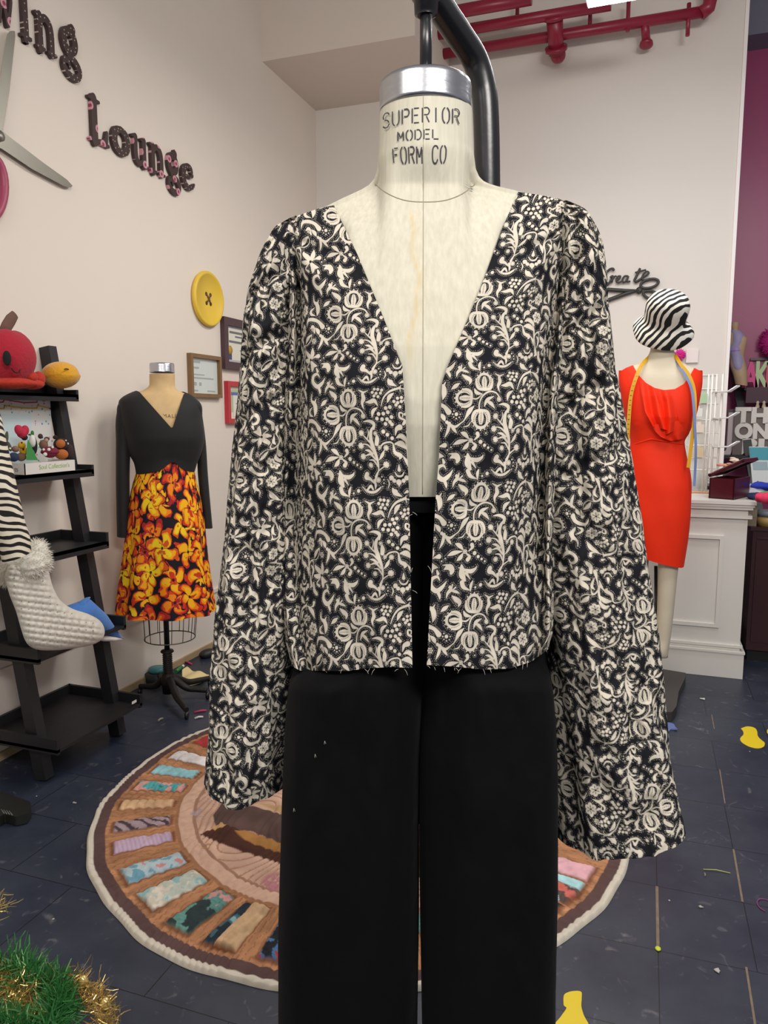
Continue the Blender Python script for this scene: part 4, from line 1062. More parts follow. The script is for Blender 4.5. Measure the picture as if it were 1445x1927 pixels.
mk = thing('marker_pen', 'green marker pen with a white cap lying behind the iron stand', 'pen', [p_[0], p_[1], 0])
MB().tube([p_, p_*.25+q_*.75], .011, 12).build('barrel', mat('green_plastic', '2F7A3A', .4), mk); MB().tube([p_*.25+q_*.75, q_], .009, 12).build('cap', mat('white_plastic', 'DDDAD4', .4), mk)
M_pinkt = mat('pink_scrap', 'C23E62', .8)
for k_, (a, b, lab, m_) in enumerate([((348, 1246), (361, 1250), 'pink thread snippet on the floor near the green marker pen', M_pinkt), ((365, 1341), (388, 1337), 'dark pink cloth strip on the floor by the front leg of the iron stand', M_pinkt), ((366, 1352), (382, 1349), 'white paper sliver on the floor beside the dark pink cloth strip', mat('white_paper', 'DCDAD4', .7)), ((297, 1357), (306, 1352), 'small beige scrap on the floor left of the front caster', mat('beige_scrap', '8E8672', .8))]):
    p_, q_ = on_z(*a, .003), on_z(*b, .003); m3 = (p_+q_)/2+[0, 0, .004]
    o = MB().tube([p_, m3, q_], .005, 8).build('floor_scrap', m_); tag(o, lab, 'scrap')
p_ = on_z(392, 1230, .02)
o = MB().ell(p_, (.06, .035, .03), ax=[(.5, .86, 0), (-.86, .5, 0), (0, 0, 1)]).build('shoe', mat('dark_shoe', '1A1A1D', .5)); tag(o, 'dark low object by the wall base behind the floral dress', 'shoe')

# ================================================================== LEFT WALL DECORATIONS
dotm = mat_dots('brown_polka_dots', '3B2A28', 'B9A79C', 42, .12)
florm = mat_dots('brown_with_pink_blossoms', '3E2C2A', 'C98F9C', 13, .24, accent='8E3A50')
GL = {'n': [([(.2, 0), (.2, .95)], .15), ([(.02, .97), (.2, .9)], .07), ([(.03, .05), (.38, .05)], .06), ([(.2, .75), (.42, .95), (.65, .88), (.76, .62), (.76, .05)], [.1, .13, .15, .15, .15]), ([(.6, .05), (.97, .05)], .06)],
      'u': [([(.22, .95), (.22, .4), (.3, .15), (.5, .08), (.68, .2)], [.15, .15, .14, .12, .08]), ([(.76, .95), (.76, .05)], .15), ([(.02, .95), (.3, .95)], .06), ([(.58, .95), (.8, .95)], .06), ([(.7, .05), (.98, .05)], .06)],
      'o': [([(.5, .87), (.22, .75), (.13, .5), (.22, .25), (.5, .12), (.78, .25), (.87, .5), (.78, .75), (.5, .87)], [.12, .17, .19, .18, .13, .17, .19, .17, .12])],
      'e': [([(.3, .52), (.72, .55), (.8, .66)], .07), ([(.8, .62), (.7, .86), (.45, .9), (.22, .72), (.15, .45), (.27, .2), (.52, .1), (.8, .2), (.93, .32)], [.1, .12, .12, .17, .18, .16, .13, .11, .06])],
      'g': [([(.45, .87), (.25, .78), (.2, .66), (.28, .53), (.45, .49), (.63, .55), (.7, .67), (.62, .8), (.45, .87)], [.1, .13, .15, .12, .09, .12, .15, .12, .1]), ([(.6, .82), (.68, .92), (.58, .96)], [.06, .06, .075]), ([(.4, .5), (.32, .43), (.45, .38), (.7, .33), (.87, .2), (.72, .06), (.4, .05), (.16, .17), (.2, .3), (.38, .27), (.4, .2)], [.06, .06, .07, .1, .11, .09, .08, .09, .08, .06, .06])],
      'i': [([(.5, .03), (.5, .97)], .27), ([(.1, .03), (.95, .03)], .05), ([(.1, .97), (.7, .95)], .05)],
      'L': [([(.27, .03), (.27, .97)], .16), ([(.05, .97), (.52, .95)], .045), ([(.05, .04), (.9, .04)], .05), ([(.45, .06), (.75, .1), (.84, .34)], [.06, .1, .06])],
      'w': [([(.1, .95), (.33, .1)], .1), ([(.33, .1), (.5, .9)], .08), ([(.5, .95), (.72, .1)], .1), ([(.72, .1), (.92, .8), (.85, .95)], [.1, .07, .08])]}
def wall_letter(ch, bx, m, label):
    x0, x1, yt, yb = bx; xc = (x0+x1)/2
    a = on_x(x0, (yt+yb)/2, XL); b = on_x(x1, (yt+yb)/2, XL); T_ = on_x(xc, yt, XL)[2]; B_ = on_x(xc, yb, XL)[2]
    w = b[1]-a[1]; h = T_-B_
    fn = lambda U, V: np.min([s_stroke(U, V, p, np.array(ww)*.82, 4) for p, ww in GL[ch]], axis=0)
    M = lambda u, v, hh: np.array([XL+.002+.018*hh, a[1]+(.06+.88*u)*w, B_+(.05+.9*v)*h])
    o = MB().plate(fn, (-.12, -.12, 1.12, 1.12), .022, M).build('wall_letter', m); tag(o, label, 'letter')
wall_letter('w', (-25, 20, -22, 52), florm, 'brown floral letter w cut off by the left edge, upper word on the wall')
wall_letter('i', (28, 53, -12, 76), dotm, 'brown polka-dot letter i above the tip of the grey scissor blade')
wall_letter('n', (59, 101, 31, 103), dotm, 'brown polka-dot letter n in the upper word on the left wall')
wall_letter('g', (104, 150, 42, 154), dotm, 'large brown polka-dot letter g ending the upper word on the left wall')
wall_letter('L', (158, 203, 186, 276), florm, 'brown floral capital L that starts the lower word on the wall')
wall_letter('o', (203, 240, 234, 298), dotm, 'brown polka-dot letter o right after the capital L')
wall_letter('u', (241, 274, 257, 315), florm, 'brown floral letter u between the o and n of the lower word')
wall_letter('n', (275, 306, 274, 331), florm, 'brown floral letter n between the u and g of the lower word')
wall_letter('g', (306, 337, 279, 369), florm, 'brown floral letter g near the end of the lower word')
wall_letter('e', (334, 363, 306, 361), dotm, 'brown polka-dot letter e ending the lower word on the wall')
# big wall scissors
M_steel = mat('brushed_steel_dark', '8C8A80', .4, .75, bump=.05, bscale=20)
sc = thing('wall_scissors', 'oversized wall scissors with grey blades and pink handles at the left edge', 'scissors', on_x(-5, 265, XL))
def px_plate(pts, m, name, par, h0, h1):
    a = np.array(pts, float); M = lambda u, v, hh: on_x(u, v, XL+h0+(h1-h0)*hh)
    return MB().plate(lambda U, V: s_poly(U, V, pts), (a[:, 0].min()-1, a[:, 1].min()-1, a[:, 0].max()+1, a[:, 1].max()+1), 2.2, M).build(name, m, par)
px_plate([(13, 64), (19, 58), (28, 58), (29, 68), (18, 170), (6, 245), (-6, 290), (-24, 300), (-12, 230), (-2, 170)], M_steel, 'blade', sc, .026, .034)
px_plate([(-20, 240), (4, 246), (20, 259), (80, 305), (126, 338), (137, 350), (133, 353), (120, 350), (60, 318), (2, 279), (-22, 275)], M_steel, 'blade', sc, .016, .024)
M_hp = mat('pink_handle', 'A0405C', .45)
aa = np.linspace(0, 2*PI, 30)
for cxh, cyh, ra_, rb_ in ((-22, 352, 30, 60), (-90, 330, 32, 55)):
    mb = MB(); mb.tube(on_x(cxh+ra_*np.cos(aa), cyh+rb_*np.sin(aa), XL+.022), .018, 10, caps=False); mb.build('handle', M_hp, sc)
mb = MB(); p_ = on_x(-12, 258, XL); mb.lathe((XL+.014, p_[1], p_[2]), [(.004, 0), (.02, 0), (.02, .024), (.004, .028)], 20, axis=(1, 0, 0)); mb.build('pivot_screw', M_steel, sc)
# yellow button
bc = on_x(387, 563, XL); Rb = .158
bt = thing('wall_button', 'giant yellow four-hole button hanging on the left wall', 'wall decor', [XL, bc[1], bc[2]])
M_yel = mat('yellow_button', 'E3BE3E', .5)
MB().lathe((XL, bc[1], bc[2]), [(.01, .004), (Rb*.97, .004), (Rb, .012), (Rb, .024), (Rb*.96, .031), (Rb*.88, .031), (Rb*.84, .020), (.02, .019), (.001, .019)], 72, axis=(1, 0, 0)).build('disc', M_yel, bt)
for sy in (-1, 1):
    for sz in (-1, 1): MB().lathe((XL+.0188, bc[1]+sy*.022, bc[2]+sz*.026), [(.001, 0), (.0125, 0), (.012, .0012), (.001, .0012)], 16, axis=(1, 0, 0)).build('hole', mat('hole_dark', '4A3A18', .8), bt)
mb = MB()
for s_ in (-1, 1):
    for k_ in (-.003, .003): mb.tube([(XL+.019, bc[1]-.024, bc[2]-s_*.028+k_), (XL+.025, bc[1], bc[2]+k_), (XL+.019, bc[1]+.024, bc[2]+s_*.028+k_)], .0035, 6)
mb.build('thread_cross', mat('brown_thread', '6B4A3E', .8), bt)
# framed certificates
def frame(name, label, ya, yb_, za, zb_, fw, mf, m_in, deep=.03, mat_c=None, deco=None):
    t_ = thing(name, label, 'picture frame', [XL, (ya+yb_)/2, za])
    mb = MB(); X0, X1 = XL+.001, XL+deep
    mb.bw((X0, ya, zb_-fw), (X1, yb_, zb_)); mb.bw((X0, ya, za), (X1, yb_, za+fw)); mb.bw((X0, ya, za+fw), (X1, ya+fw, zb_-fw)); mb.bw((X0, yb_-fw, za+fw), (X1, yb_, zb_-fw))
    mb.build('frame_border', mf, t_)
    MB().bw((X0, ya+fw, za+fw), (X0+.008, yb_-fw, zb_-fw)).build('certificate', m_in, t_)
    if deco: deco(t_, X0+.0085, ya+fw, yb_-fw, za+fw, zb_-fw)
    return t_
M_txt = mat('print_grey', '6F7274', .8)
def lines(t_, X, items, m, name='printed_lines'):
    mb = MB()
    for (y0, y1, z, hh) in items: mb.bw((X, y0, z), (X+.0006, y1, z+hh))
    mb.build(name, m, t_)
def deco1(t_, X, a, b, c, d):
    W_, H_ = b-a, d-c
    lines(t_, X, [(a+.1*W_, a+.35*W_, c+.86*H_, .012), (a+.05*W_, a+.3*W_, c+.70*H_, .01), (a+.1*W_, a+.5*W_, c+.52*H_, .006), (a+.05*W_, a+.85*W_, c+.42*H_, .008), (a+.1*W_, a+.2*W_, c+.22*H_, .02), (a+.3*W_, a+.38*W_, c+.22*H_, .02), (a+.05*W_, a+.25*W_, c+.06*H_, .008), (a+.6*W_, a+.9*W_, c+.06*H_, .008)], mat('print_pale', 'A4ABAA', .8))
p1a, p1b = on_x(352, 700, XL), on_x(410, 712, XL); zt_, zb_ = on_x(380, 668, XL)[2], on_x(380, 748, XL)[2]
frame('picture_frame', 'thin brown wooden frame with a pale certificate behind the black bodice', p1a[1], p1b[1], zb_, zt_, .022, mat('oak_frame', '7E5F3C', .5, var=.15, vscale=20), mat('pale_paper', 'CFD6D2', .35), deco=deco1)
def deco2(t_, X, a, b, c, d):
    W_, H_ = b-a, d-c
    MB().bw((X, a+.05*W_, c+.06*H_), (X+.001, b, d-.06*H_)).build('inner_sheet', mat('ivory_paper', 'DEDACB', .4), t_)
    lines(t_, X+.0011, [(a+.12*W_, a+.9*W_, c+.80*H_, .014), (a+.3*W_, a+.7*W_, c+.70*H_, .01), (a+.1*W_, a+.9*W_, c+.54*H_, .014), (a+.45*W_, a+.9*W_, c+.34*H_, .005)], M_txt)
    MB().bw((X+.001, a+.07*W_, c+.07*H_), (X+.002, a+.18*W_, c+.27*H_)).build('seal_ribbon', mat('navy_ribbon', '3A4A78', .6), t_)
    MB().lathe((X+.001, a+.125*W_, c+.33*H_), [(.001, 0), (.028, 0), (.028, .002), (.001, .003)], 18, axis=(1, 0, 0)).build('gold_seal', mat('gold_seal', 'C9A03A', .4, .3), t_)
q1 = on_x(415, 650, XL); z1, z0 = on_x(416, 599, XL)[2], on_x(418, 694, XL)[2]
frame('picture_frame', 'dark maroon framed certificate with a gold seal beside the printed jacket sleeve', q1[1], q1[1]+.46, z0+.0, z1+.01, .046, mat('maroon_frame', '4A323A', .5), mat('lilac_mat', 'B8B4BE', .4), deco=deco2)
def deco3(t_, X, a, b, c, d):
    W_, H_ = b-a, d-c
    MB().bw((X, a+.1*W_, c+.2*H_), (X+.001, b, d-.1*H_)).build('green_sheet', mat('sage_sheet', 'B5C29A', .5), t_)
    MB().bw((X+.001, a+.2*W_, c+.06*H_), (X+.002, b, d-.2*H_)).build('white_sheet', mat('white_sheet', 'E0DFD6', .5), t_)
    MB().bw((X+.001, a+.12*W_, d-.27*H_), (X+.003, b, d-.18*H_)).build('blue_heading', mat('blue_heading', '5A6FA8', .5), t_)
    lines(t_, X+.0021, [(a+.35*W_, a+.8*W_, c+.6*H_, .006), (a+.3*W_, a+.8*W_, c+.45*H_, .006), (a+.35*W_, a+.6*W_, c+.15*H_, .012)], M_txt)
q1 = on_x(422, 757, XL); z1, z0 = on_x(423, 717, XL)[2], on_x(425, 797, XL)[2]
frame('picture_frame', 'bright red framed certificate with a blue heading next to the printed sleeve', q1[1], q1[1]+.36, z0, z1, .03, mat('red_frame', 'B8303C', .45), mat('cream_mat', 'E6DFC8', .5), deco=deco3)

# ================================================================== BLACK LADDER SHELF ON THE LEFT
YF, YN = 2.638, 2.201
M_shelf = mat('black_painted_wood', '1B1B1E', .5, bump=.1, bscale=20)
ls = thing('ladder_shelf', 'black leaning ladder shelf against the left wall holding plush toys', 'shelf', (-2.3, (YF+YN)/2, 0))
for Y in (YF, YN):
    MB().bar((-2.183, Y, 0.005), (XL+.026, Y, 1.715), .045, .055, up=(1, 0, 0)).build('side_post', M_shelf, ls)
xf = lambda z: -2.072-(z-.171)*(.262/1.357)*1.0
for z, nm in ((.155, 'tray'), (.505, 'tray'), (.875, 'tray'), (1.190, 'tray'), (1.512, 'tray')):
    X1 = -2.072-(z-.171)*.193; X0 = XL+.015; y0, y1 = YN-.045, YF+.03
    mb = MB(); mb.bw((X0, y0, z-.012), (X1, y1, z)); mb.bw((X0, y0, z-.02), (X1, y0+.014, z+.04 if z < 1.1 else z+.02)); mb.bw((X0, y1-.014, z-.02), (X1, y1, z+.04 if z < 1.1 else z+.02)); mb.bw((X0, y0, z-.02), (X0+.014, y1, z+.04))
    if z > .8: mb.bw((X1-.014, y0, z-.03), (X1, y1, z))
    mb.build(nm, M_shelf, ls)
MB().bw((-2.0725, YF-.035+.0, .17), (-2.071, YF-.005, .182)).build('sticker', mat('white_plastic', 'DDDAD4', .4), ls)

class Pl:
    """helper plane X = const (faces +X) used for things sitting on the shelf"""
    def __init__(s, X): s.X = X
    def p(s, x, y, d=0.0): return on_x(x, y, s.X+d) if np.ndim(d) == 0 else np.array([on_x(a, b, s.X+c) for a, b, c in zip(np.ravel(x), np.ravel(y), np.ravel(d))])
def pillow(mb, fn, bx_, res, M, T, Rd, quilt=None):
    """inflated shape: thickness grows from the outline inwards"""
    def h(s_): q = np.clip(-s_/Rd, 0, 1); return T*math.sqrt(max(0, 1-(1-q)**2))
    for sgn in (1, -1):
        def MM(u, v, hh, sgn=sgn):
            s_ = float(fn(np.array([u]), np.array([v]))[0]); d = h(s_)
            if quilt and sgn > 0: d *= quilt(u, v)
            return M(u, v, sgn*d)
        n0 = mb.n; mb.plate(fn, bx_, res, MM, thick=False)
    mb.sm = [True]*len(mb.sm); return mb
P1 = Pl(-2.36)
def px_ell(mb, F, x, y, rx, ry, rd, off=0, tilt=0, **k):
    c = F.p(x, y, off); s_ = float((c-Cv)@Fv)/FPX
    fw = c-Cv; fw = fw*[1, 1, 0]; fw /= np.linalg.norm(fw); r = np.cross(fw, [0, 0, 1]); u = np.array([0, 0, 1.0]); ct, st_ = math.cos(tilt), math.sin(tilt)
    return mb.ell(c, (rx*s_, ry*s_, rd), ax=(r*ct+u*st_, u*ct-r*st_, -fw), **k)
M_redp = mat('red_plush', 'A81C30', .95, sheen=.08, bump=.4, bscale=90)
M_org = mat('orange_red_plush', 'B4321F', .95, sheen=.05, bump=.4, bscale=90)
M_blkf = mat('black_felt', '141215', .9)
# keep P() with an absolute X
ap = thing('apple_plush', 'big red apple plush with a brown stem and a stitched smile', 'plush toy', on_x(8, 720, -2.33)*[1, 1, 0]+[0, 0, 1.515])
def applef(X, Y, Z): return 1-.22*np.exp(-((np.hypot(X, Z)/.38)**2))*(Y > 0)-.10*np.exp(-((np.hypot(X, Z)/.3)**2))*(Y < 0)+.02*np.cos(5*np.arctan2(Z, X))
mb = MB(); px_ell(mb, P1, 5, 672, 57, 58, .12, 0, fn=applef, nu=40, nv=28); mb.build('fruit_body', M_redp, ap)
mb = MB(); mb.tube(P1.p(np.array([8, 12, 20, 28]), np.array([628, 615, 602, 592]), np.full(4, .03)), [.026, .024, .024, .018], 14, flat=.45); mb.build('stem', mat('brown_felt', '6B4E42', .9), ap)
for ex_, ey_, a_, b_ in ((13, 674, 7.5, 14), (45, 684, 4, 12.5)):
    mb = MB(); px_ell(mb, P1, ex_, ey_, a_, b_, .008, .116 if ex_ < 20 else .082); mb.build('eye', M_blkf, ap)
mb = MB(); mb.tube(P1.p(np.array([21, 27, 32, 36, 38]), np.array([693, 700, 702, 700, 696]), np.array([.125, .123, .12, .117, .114])), .0022, 6); mb.build('smile', M_blkf, ap)
mb = MB()
for a in [(56, 710, 15, 12, .05), (73, 713, 12, 14, .045), (18, 721, 48, 11, .06), (60, 723, 22, 10, .05)]: px_ell(mb, P1, a[0], a[1], a[2], a[3], a[4], .05)
mb.build('plush_toy', M_org); tag(COL.objects[-1] if False else bpy.data.objects['plush_toy'], 'flat orange-red plush lying under the big apple plush', 'plush toy')
yp = thing('bird_plush', 'round mustard yellow plush with a small red beak beside the apple plush', 'plush toy', on_x(112, 728, -2.33)*[1, 1, 0]+[0, 0, 1.515])
mb = MB(); px_ell(mb, P1, 113, 706, 34, 25, .085, .03, tilt=.12, nu=36, fn=lambda X, Y, Z: 1+.08*X*(Y < 0)); mb.build('plush_body', mat('mustard_plush', 'D59A1E', .95, sheen=.3, bump=.4, bscale=90), yp)
mb = MB(); px_ell(mb, P1, 147, 709, 4, 4, .012, .03); mb.build('beak', mat('red_felt', '9C2A1E', .9), yp)
mb = MB(); mb.tube(P1.p(np.array([121, 125, 129]), np.array([695, 694, 695]), np.array([.111, .108, .105])), .0022, 6); mb.build('eye', M_blkf, yp)

# toy display box
bxo = thing('display_box', 'white cardboard counter display box full of small felt toys', 'display box', (-2.33, 2.41, 1.19))
M_card = mat('white_card', 'DCD9D2', .6); X1b, X0b, y0, y1, z0, z1 = -2.258, -2.40, 2.272, 2.545, 1.191, 1.238
mb = MB(); mb.bw((X0b, y0, z0), (X1b, y1, z0+.003)); mb.bw((X1b-.003, y0, z0), (X1b, y1, z1)); mb.bw((X0b, y0, z0), (X1b, y0+.003, z1)); mb.bw((X0b, y1-.003, z0), (X1b, y1, z1)); mb.build('tray', M_card, bxo)
def confetti():
    m, nt, b = newmat('confetti_card'); tc = N(nt, 'ShaderNodeTexCoord'); v = N(nt, 'ShaderNodeTexVoronoi'); v.inputs['Scale'].default_value = 55; nt.links.new(tc.outputs['Object'], v.inputs['Vector'])
    lt = N(nt, 'ShaderNodeMath', operation='LESS_THAN'); lt.inputs[1].default_value = .24; nt.links.new(v.outputs['Distance'], lt.inputs[0])
    hs = N(nt, 'ShaderNodeHueSaturation'); hs.inputs['Saturation'].default_value = .9; hs.inputs['Value'].default_value = .6; nt.links.new(v.outputs['Color'], hs.inputs['Color'])
    mx = N(nt, 'ShaderNodeMix', data_type='RGBA'); mx.inputs[6].default_value = srgb('D6D5D0'); nt.links.new(lt.outputs[0], mx.inputs[0]); nt.links.new(hs.outputs[0], mx.inputs[7]); nt.links.new(mx.outputs[2], b.inputs['Base Color']); return m
yb0, yb1 = on_x(-30, 800, -2.42)[1], on_x(97, 800, -2.42)[1]; zb1 = on_x(50, 752, -2.42)[2]
MB().bw((-2.424, yb0, 1.19), (-2.42, yb1, zb1)).build('header_card', confetti(), bxo)
yc1 = on_x(60, 800, -2.415)[1]; MB().bw((-2.419, yb0, 1.2), (-2.417, yc1, on_x(30, 778, -2.415)[2])).build('blue_card', mat('pale_blue_card', 'C4D4D6', .5), bxo)
mb = MB()
mb.tube([on_x(a, b, -2.4195) for a, b in ((0, 757), (6, 757), (8, 752), (20, 754), (45, 758), (70, 757), (70, 751), (84, 755))], .0025, 6)
mb.build('magenta_streak', mat('magenta_ink', 'B8307A', .5), bxo)
mb = MB()
mb.tube([on_x(a, b, -2.4195) for a, b in ((0, 769), (8, 769), (9, 763), (26, 766), (60, 769), (70, 768), (70, 763), (92, 768))], .0028, 6)
mb.build('yellow_streak', mat('yellow_ink', 'D8B42A', .5), bxo)
ym, zm = (2.272+2.545)/2-.0, (z0+z1)/2
text_mesh('box_lettering', "Soul Collection's", mat('lime_ink', '8DB04A', .6), lambda x, y, h: (X1b+.0006, 2.272+.155+x, zm+.004+y), .026, bxo, width=.165)
text_mesh('side_lettering', 'ts', mat('dark_ink', '3A3A3E', .6), lambda x, y, h: (-2.30+x, 2.2714, zm+y), .026, bxo)
PT = Pl(-2.30)
def toy(name, label, cat, parts, base):
    t_ = thing(name, label, cat, on_x(base[0], base[1], -2.30))
    for nm, c, ells in parts:
        for e in ells: mb = MB(); px_ell(mb, PT, e[0], e[1], e[2], e[3], e[4], e[5] if len(e) > 5 else 0, e[6] if len(e) > 6 else 0, nu=16, nv=10); mb.build(nm, mat('felt_'+c, c, .95), t_)
toy('felt_flower', 'red felt tulip toy standing tallest in the display box', 'felt toy', [('petal', 'B52A44', [(36, 810, 8, 11, .015, 0, .3), (46, 811, 8, 11, .015, 0, -.3), (41, 815, 9, 10, .018)]), ('leaf', '3E7A3A', [(61, 815, 3, 5, .006), (57, 818, 4, 2, .006)])], (45, 868))
toy('felt_penguin', 'black and white felt penguin toy behind the green felt tree', 'felt toy', [('back', '1D1B20', [(62, 838, 8, 19, .02), (46, 823, 6, 6, .012)]), ('belly', 'D9D6D0', [(61, 830, 6, 12, .012, .015)])], (62, 868))
toy('felt_duck', 'yellow felt toy with black dots left of the green felt tree', 'felt toy', [('toy_body', 'D9A520', [(41, 838, 7, 7, .015), (45, 849, 8, 8, .016)]), ('spot', '2A2218', [(41, 833, 1.6, 1.6, .004, .016), (44, 845, 2, 2, .004, .016)])], (43, 868))
t_ = thing('felt_tree', 'green triangular felt tree at the front of the display box', 'felt toy', on_x(60, 866, -2.27))
def tree_pts(U, V): return s_poly(U, V, [(52, 826), (58, 836), (62, 846), (65, 850), (67, 857), (72, 866), (49, 866), (50, 845)])
MB().plate(tree_pts, (47, 824, 74, 868), 1.0, lambda u, v, h: on_x(u, v, -2.275+.012*h)).build('fir_cone', mat('green_felt', '3F8A4A', .9), t_)
t_ = thing('felt_mushroom', 'maroon felt mushroom toy with white spots in the display box', 'felt toy', on_x(93, 866, -2.27))
mb = MB(); px_ell(mb, PT, 94, 852, 16.5, 12, .022, .025, fn=lambda X, Y, Z: np.where(Y < 0, .8, 1.0)); mb.build('mushroom_cap', mat('maroon_felt', '7A1E38', .9), t_)
for q in [(85, 855, 3.6), (105, 851, 3.2), (92, 846, 3), (82, 846, 2.4), (99, 842, 2.2)]: mb = MB(); px_ell(mb, PT, q[0], q[1], q[2], q[2], .004, .046); mb.build('white_spot', mat('white_felt', 'E0DCD6', .9), t_)
toy('felt_bear', 'small brown felt bear toy peeking over the maroon mushroom', 'felt toy', [('head', '7A5A46', [(82, 837, 8, 10, .016)]), ('ear', '46302A', [(76, 821, 4.5, 5, .008), (88, 826, 5, 4, .008)]), ('face_patch', 'A98A78', [(87, 829, 4, 4.5, .01, .01)])], (84, 868))
toy('felt_bear', 'dark brown felt bear with an orange face at the right of the box', 'felt toy', [('head', '33231F', [(114, 836, 13, 12, .018)]), ('face_patch', 'B0642E', [(114, 835, 8.5, 8.5, .012, .014)]), ('tummy', 'B0642E', [(116, 855, 12, 10, .014, .01)]), ('ear', '2A1D1A', [(104, 823, 4.5, 4, .008), (124, 829, 4, 4, .008)]), ('white_dot', 'DAD5CE', [(127, 835, 2.4, 2.4, .004, .02), (124, 829, 1.6, 1.6, .004, .02)])], (116, 868))
toy('felt_bear', 'dark plum felt animal in the far right corner of the display box', 'felt toy', [('toy_body', '3A282C', [(130, 850, 9, 16, .02, -.02)])], (130, 868))
toy('felt_fox', 'light brown felt animal with dark blue clothes at the left of the box', 'felt toy', [('head', '8A6A54', [(29, 845, 7, 6, .014), (40, 860, 9, 8, .014)]), ('clothes', '2C3A55', [(26, 860, 9, 9, .016)]), ('white_dot', 'E0DCD6', [(19, 844, 2, 2, .004, .014)])], (30, 868))
toy('felt_leaf', 'dark olive felt leaf toy standing behind the zebra sleeve', 'felt toy', [('leaf', '4E5340', [(12, 825, 3.5, 14, .008, 0, -.15), (17, 840, 4, 10, .008, 0, .3)])], (14, 868))

# quilted stocking, dolphin
SK = [(8, 1085), (20, 1062), (60, 1055), (88, 1068), (98, 1100), (112, 1128), (135, 1145), (165, 1155), (188, 1168), (197, 1186), (192, 1203), (172, 1214), (140, 1220), (100, 1224), (68, 1222), (50, 1210), (40, 1185), (30, 1150), (18, 1120)]
def s_sk(U, V): return s_poly(U, V, [tuple(p) for p in cat_rom(SK+SK[:1], 1, 3)[:, :2]])
sk = thing('christmas_stocking', 'white quilted Christmas stocking with a fluffy fur cuff on the shelf', 'stocking', on_x(100, 1222, -2.12)*[1, 1, 0]+[0, 0, .51])
MQ = mat('cream_quilted_velour', 'D9D5C8', .9, sheen=.3, bump=.15, bscale=60)
mb = MB(); pillow(mb, s_sk, (4, 1050, 201, 1228), 2.0, lambda u, v, h: on_x(u, v, -2.10+h), .045, 26,
    quilt=lambda u, v: .72+.28*(abs(math.sin((u+v*.25)/13.5*PI))*abs(math.sin((v-u*.12)/11.5*PI)))**.4); mb.build('stocking_body', MQ, sk)
for i in range(9):
    for j in range(14):
        u = j*13.5+(i % 2)*0; v = 1085+i*14+u*.1
        if s_sk(np.array([u]), np.array([v]))[0] < -7: mb = MB(); px_ell(mb, Pl(-2.10), u, v, 1.0, 1.0, .003, .040, nu=8, nv=6); mb.build('stitch_dot', mat('olive_stitch', '8A8468', .8), sk)
mb = MB(); px_ell(mb, Pl(-2.10), 42, 1068, 48, 26, .06, 0, tilt=.25, nu=40, nv=24, fn=lambda X, Y, Z: 1+.10*np.sin(9*X+7*Y)*np.sin(8*Z+5*Y)); px_ell(mb, Pl(-2.10), 70, 1042, 20, 26, .05, 0)
rg = np.random.default_rng(5); M_fur = mat('white_fur', 'E6E2D6', .95)
mb2 = MB(); cs = on_x(42, 1068, -2.10); s_ = .0017
for i in range(2600):
    d = rg.normal(size=3); d /= np.linalg.norm(d); k_ = rg.random()
    c0, rr_ = ((42, 1068), (48, 26)) if k_ < .72 else ((70, 1042), (20, 26))
    c = on_x(c0[0], c0[1], -2.10); s3 = float((c-Cv)@Fv)/FPX
    fw = (c-Cv)*[1, 1, 0]; fw /= np.linalg.norm(fw); r_v = np.cross(fw, [0, 0, 1]); ct, st_ = math.cos(.25), math.sin(.25)
    a_, b_ = (r_v*ct+np.array([0, 0, st_]), np.array([0, 0, ct])-r_v*st_) if k_ < .72 else (r_v, np.array([0, 0, 1.0]))
    p = c+a_*d[0]*rr_[0]*s3+b_*d[1]*rr_[1]*s3-fw*d[2]*.055
    q = a_*d[0]+b_*d[1]-fw*d[2]+rg.normal(size=3)*.5; q /= np.linalg.norm(q); L = rg.uniform(.012, .026)
    w = np.cross(q, rg.normal(size=3)); w /= np.linalg.norm(w)
    mb2.add([p+w*.0011, p-w*.0011, p+q*L*.6+w*.0008+[0, 0, -.002], p+q*L*.6-w*.0008+[0, 0, -.002], p+q*L+[0, 0, -.005]], [(0, 1, 3, 2), (2, 3, 4)])
cf = mb.build('fur_cuff', M_fur, sk); o = mb2.build('fur_strands', M_fur, cf); o['kind'] = 'stuff'
dp = thing('dolphin_plush', 'blue plush dolphin lying behind the toe of the white stocking', 'plush toy', on_x(180, 1195, -2.18)*[1, 1, 0]+[0, 0, .51])
M_blu = mat('blue_plush', '3F78C2', .9, sheen=.3, bump=.2, bscale=80)
PD = Pl(-2.19)
pts = PD.p(np.array([110, 130, 160, 185, 205, 222, 230]), np.array([1185, 1160, 1150, 1170, 1187, 1197, 1201]), 0.0)
MB().tube(pts, [.02, .045, .052, .045, .03, .013, .004], 18).build('dolphin_body', M_blu, dp)
MB().tube(PD.p(np.array([140, 152, 164, 169]), np.array([1152, 1136, 1127, 1124]), .01), [.024, .02, .012, .004], 12, flat=.5).build('dorsal_fin', M_blu, dp)
MB().tube(PD.p(np.array([170, 195, 215, 229]), np.array([1196, 1201, 1203, 1203]), .03), [.01, .013, .01, .003], 12).build('white_belly', mat('white_felt', 'E0DCD6', .9), dp)

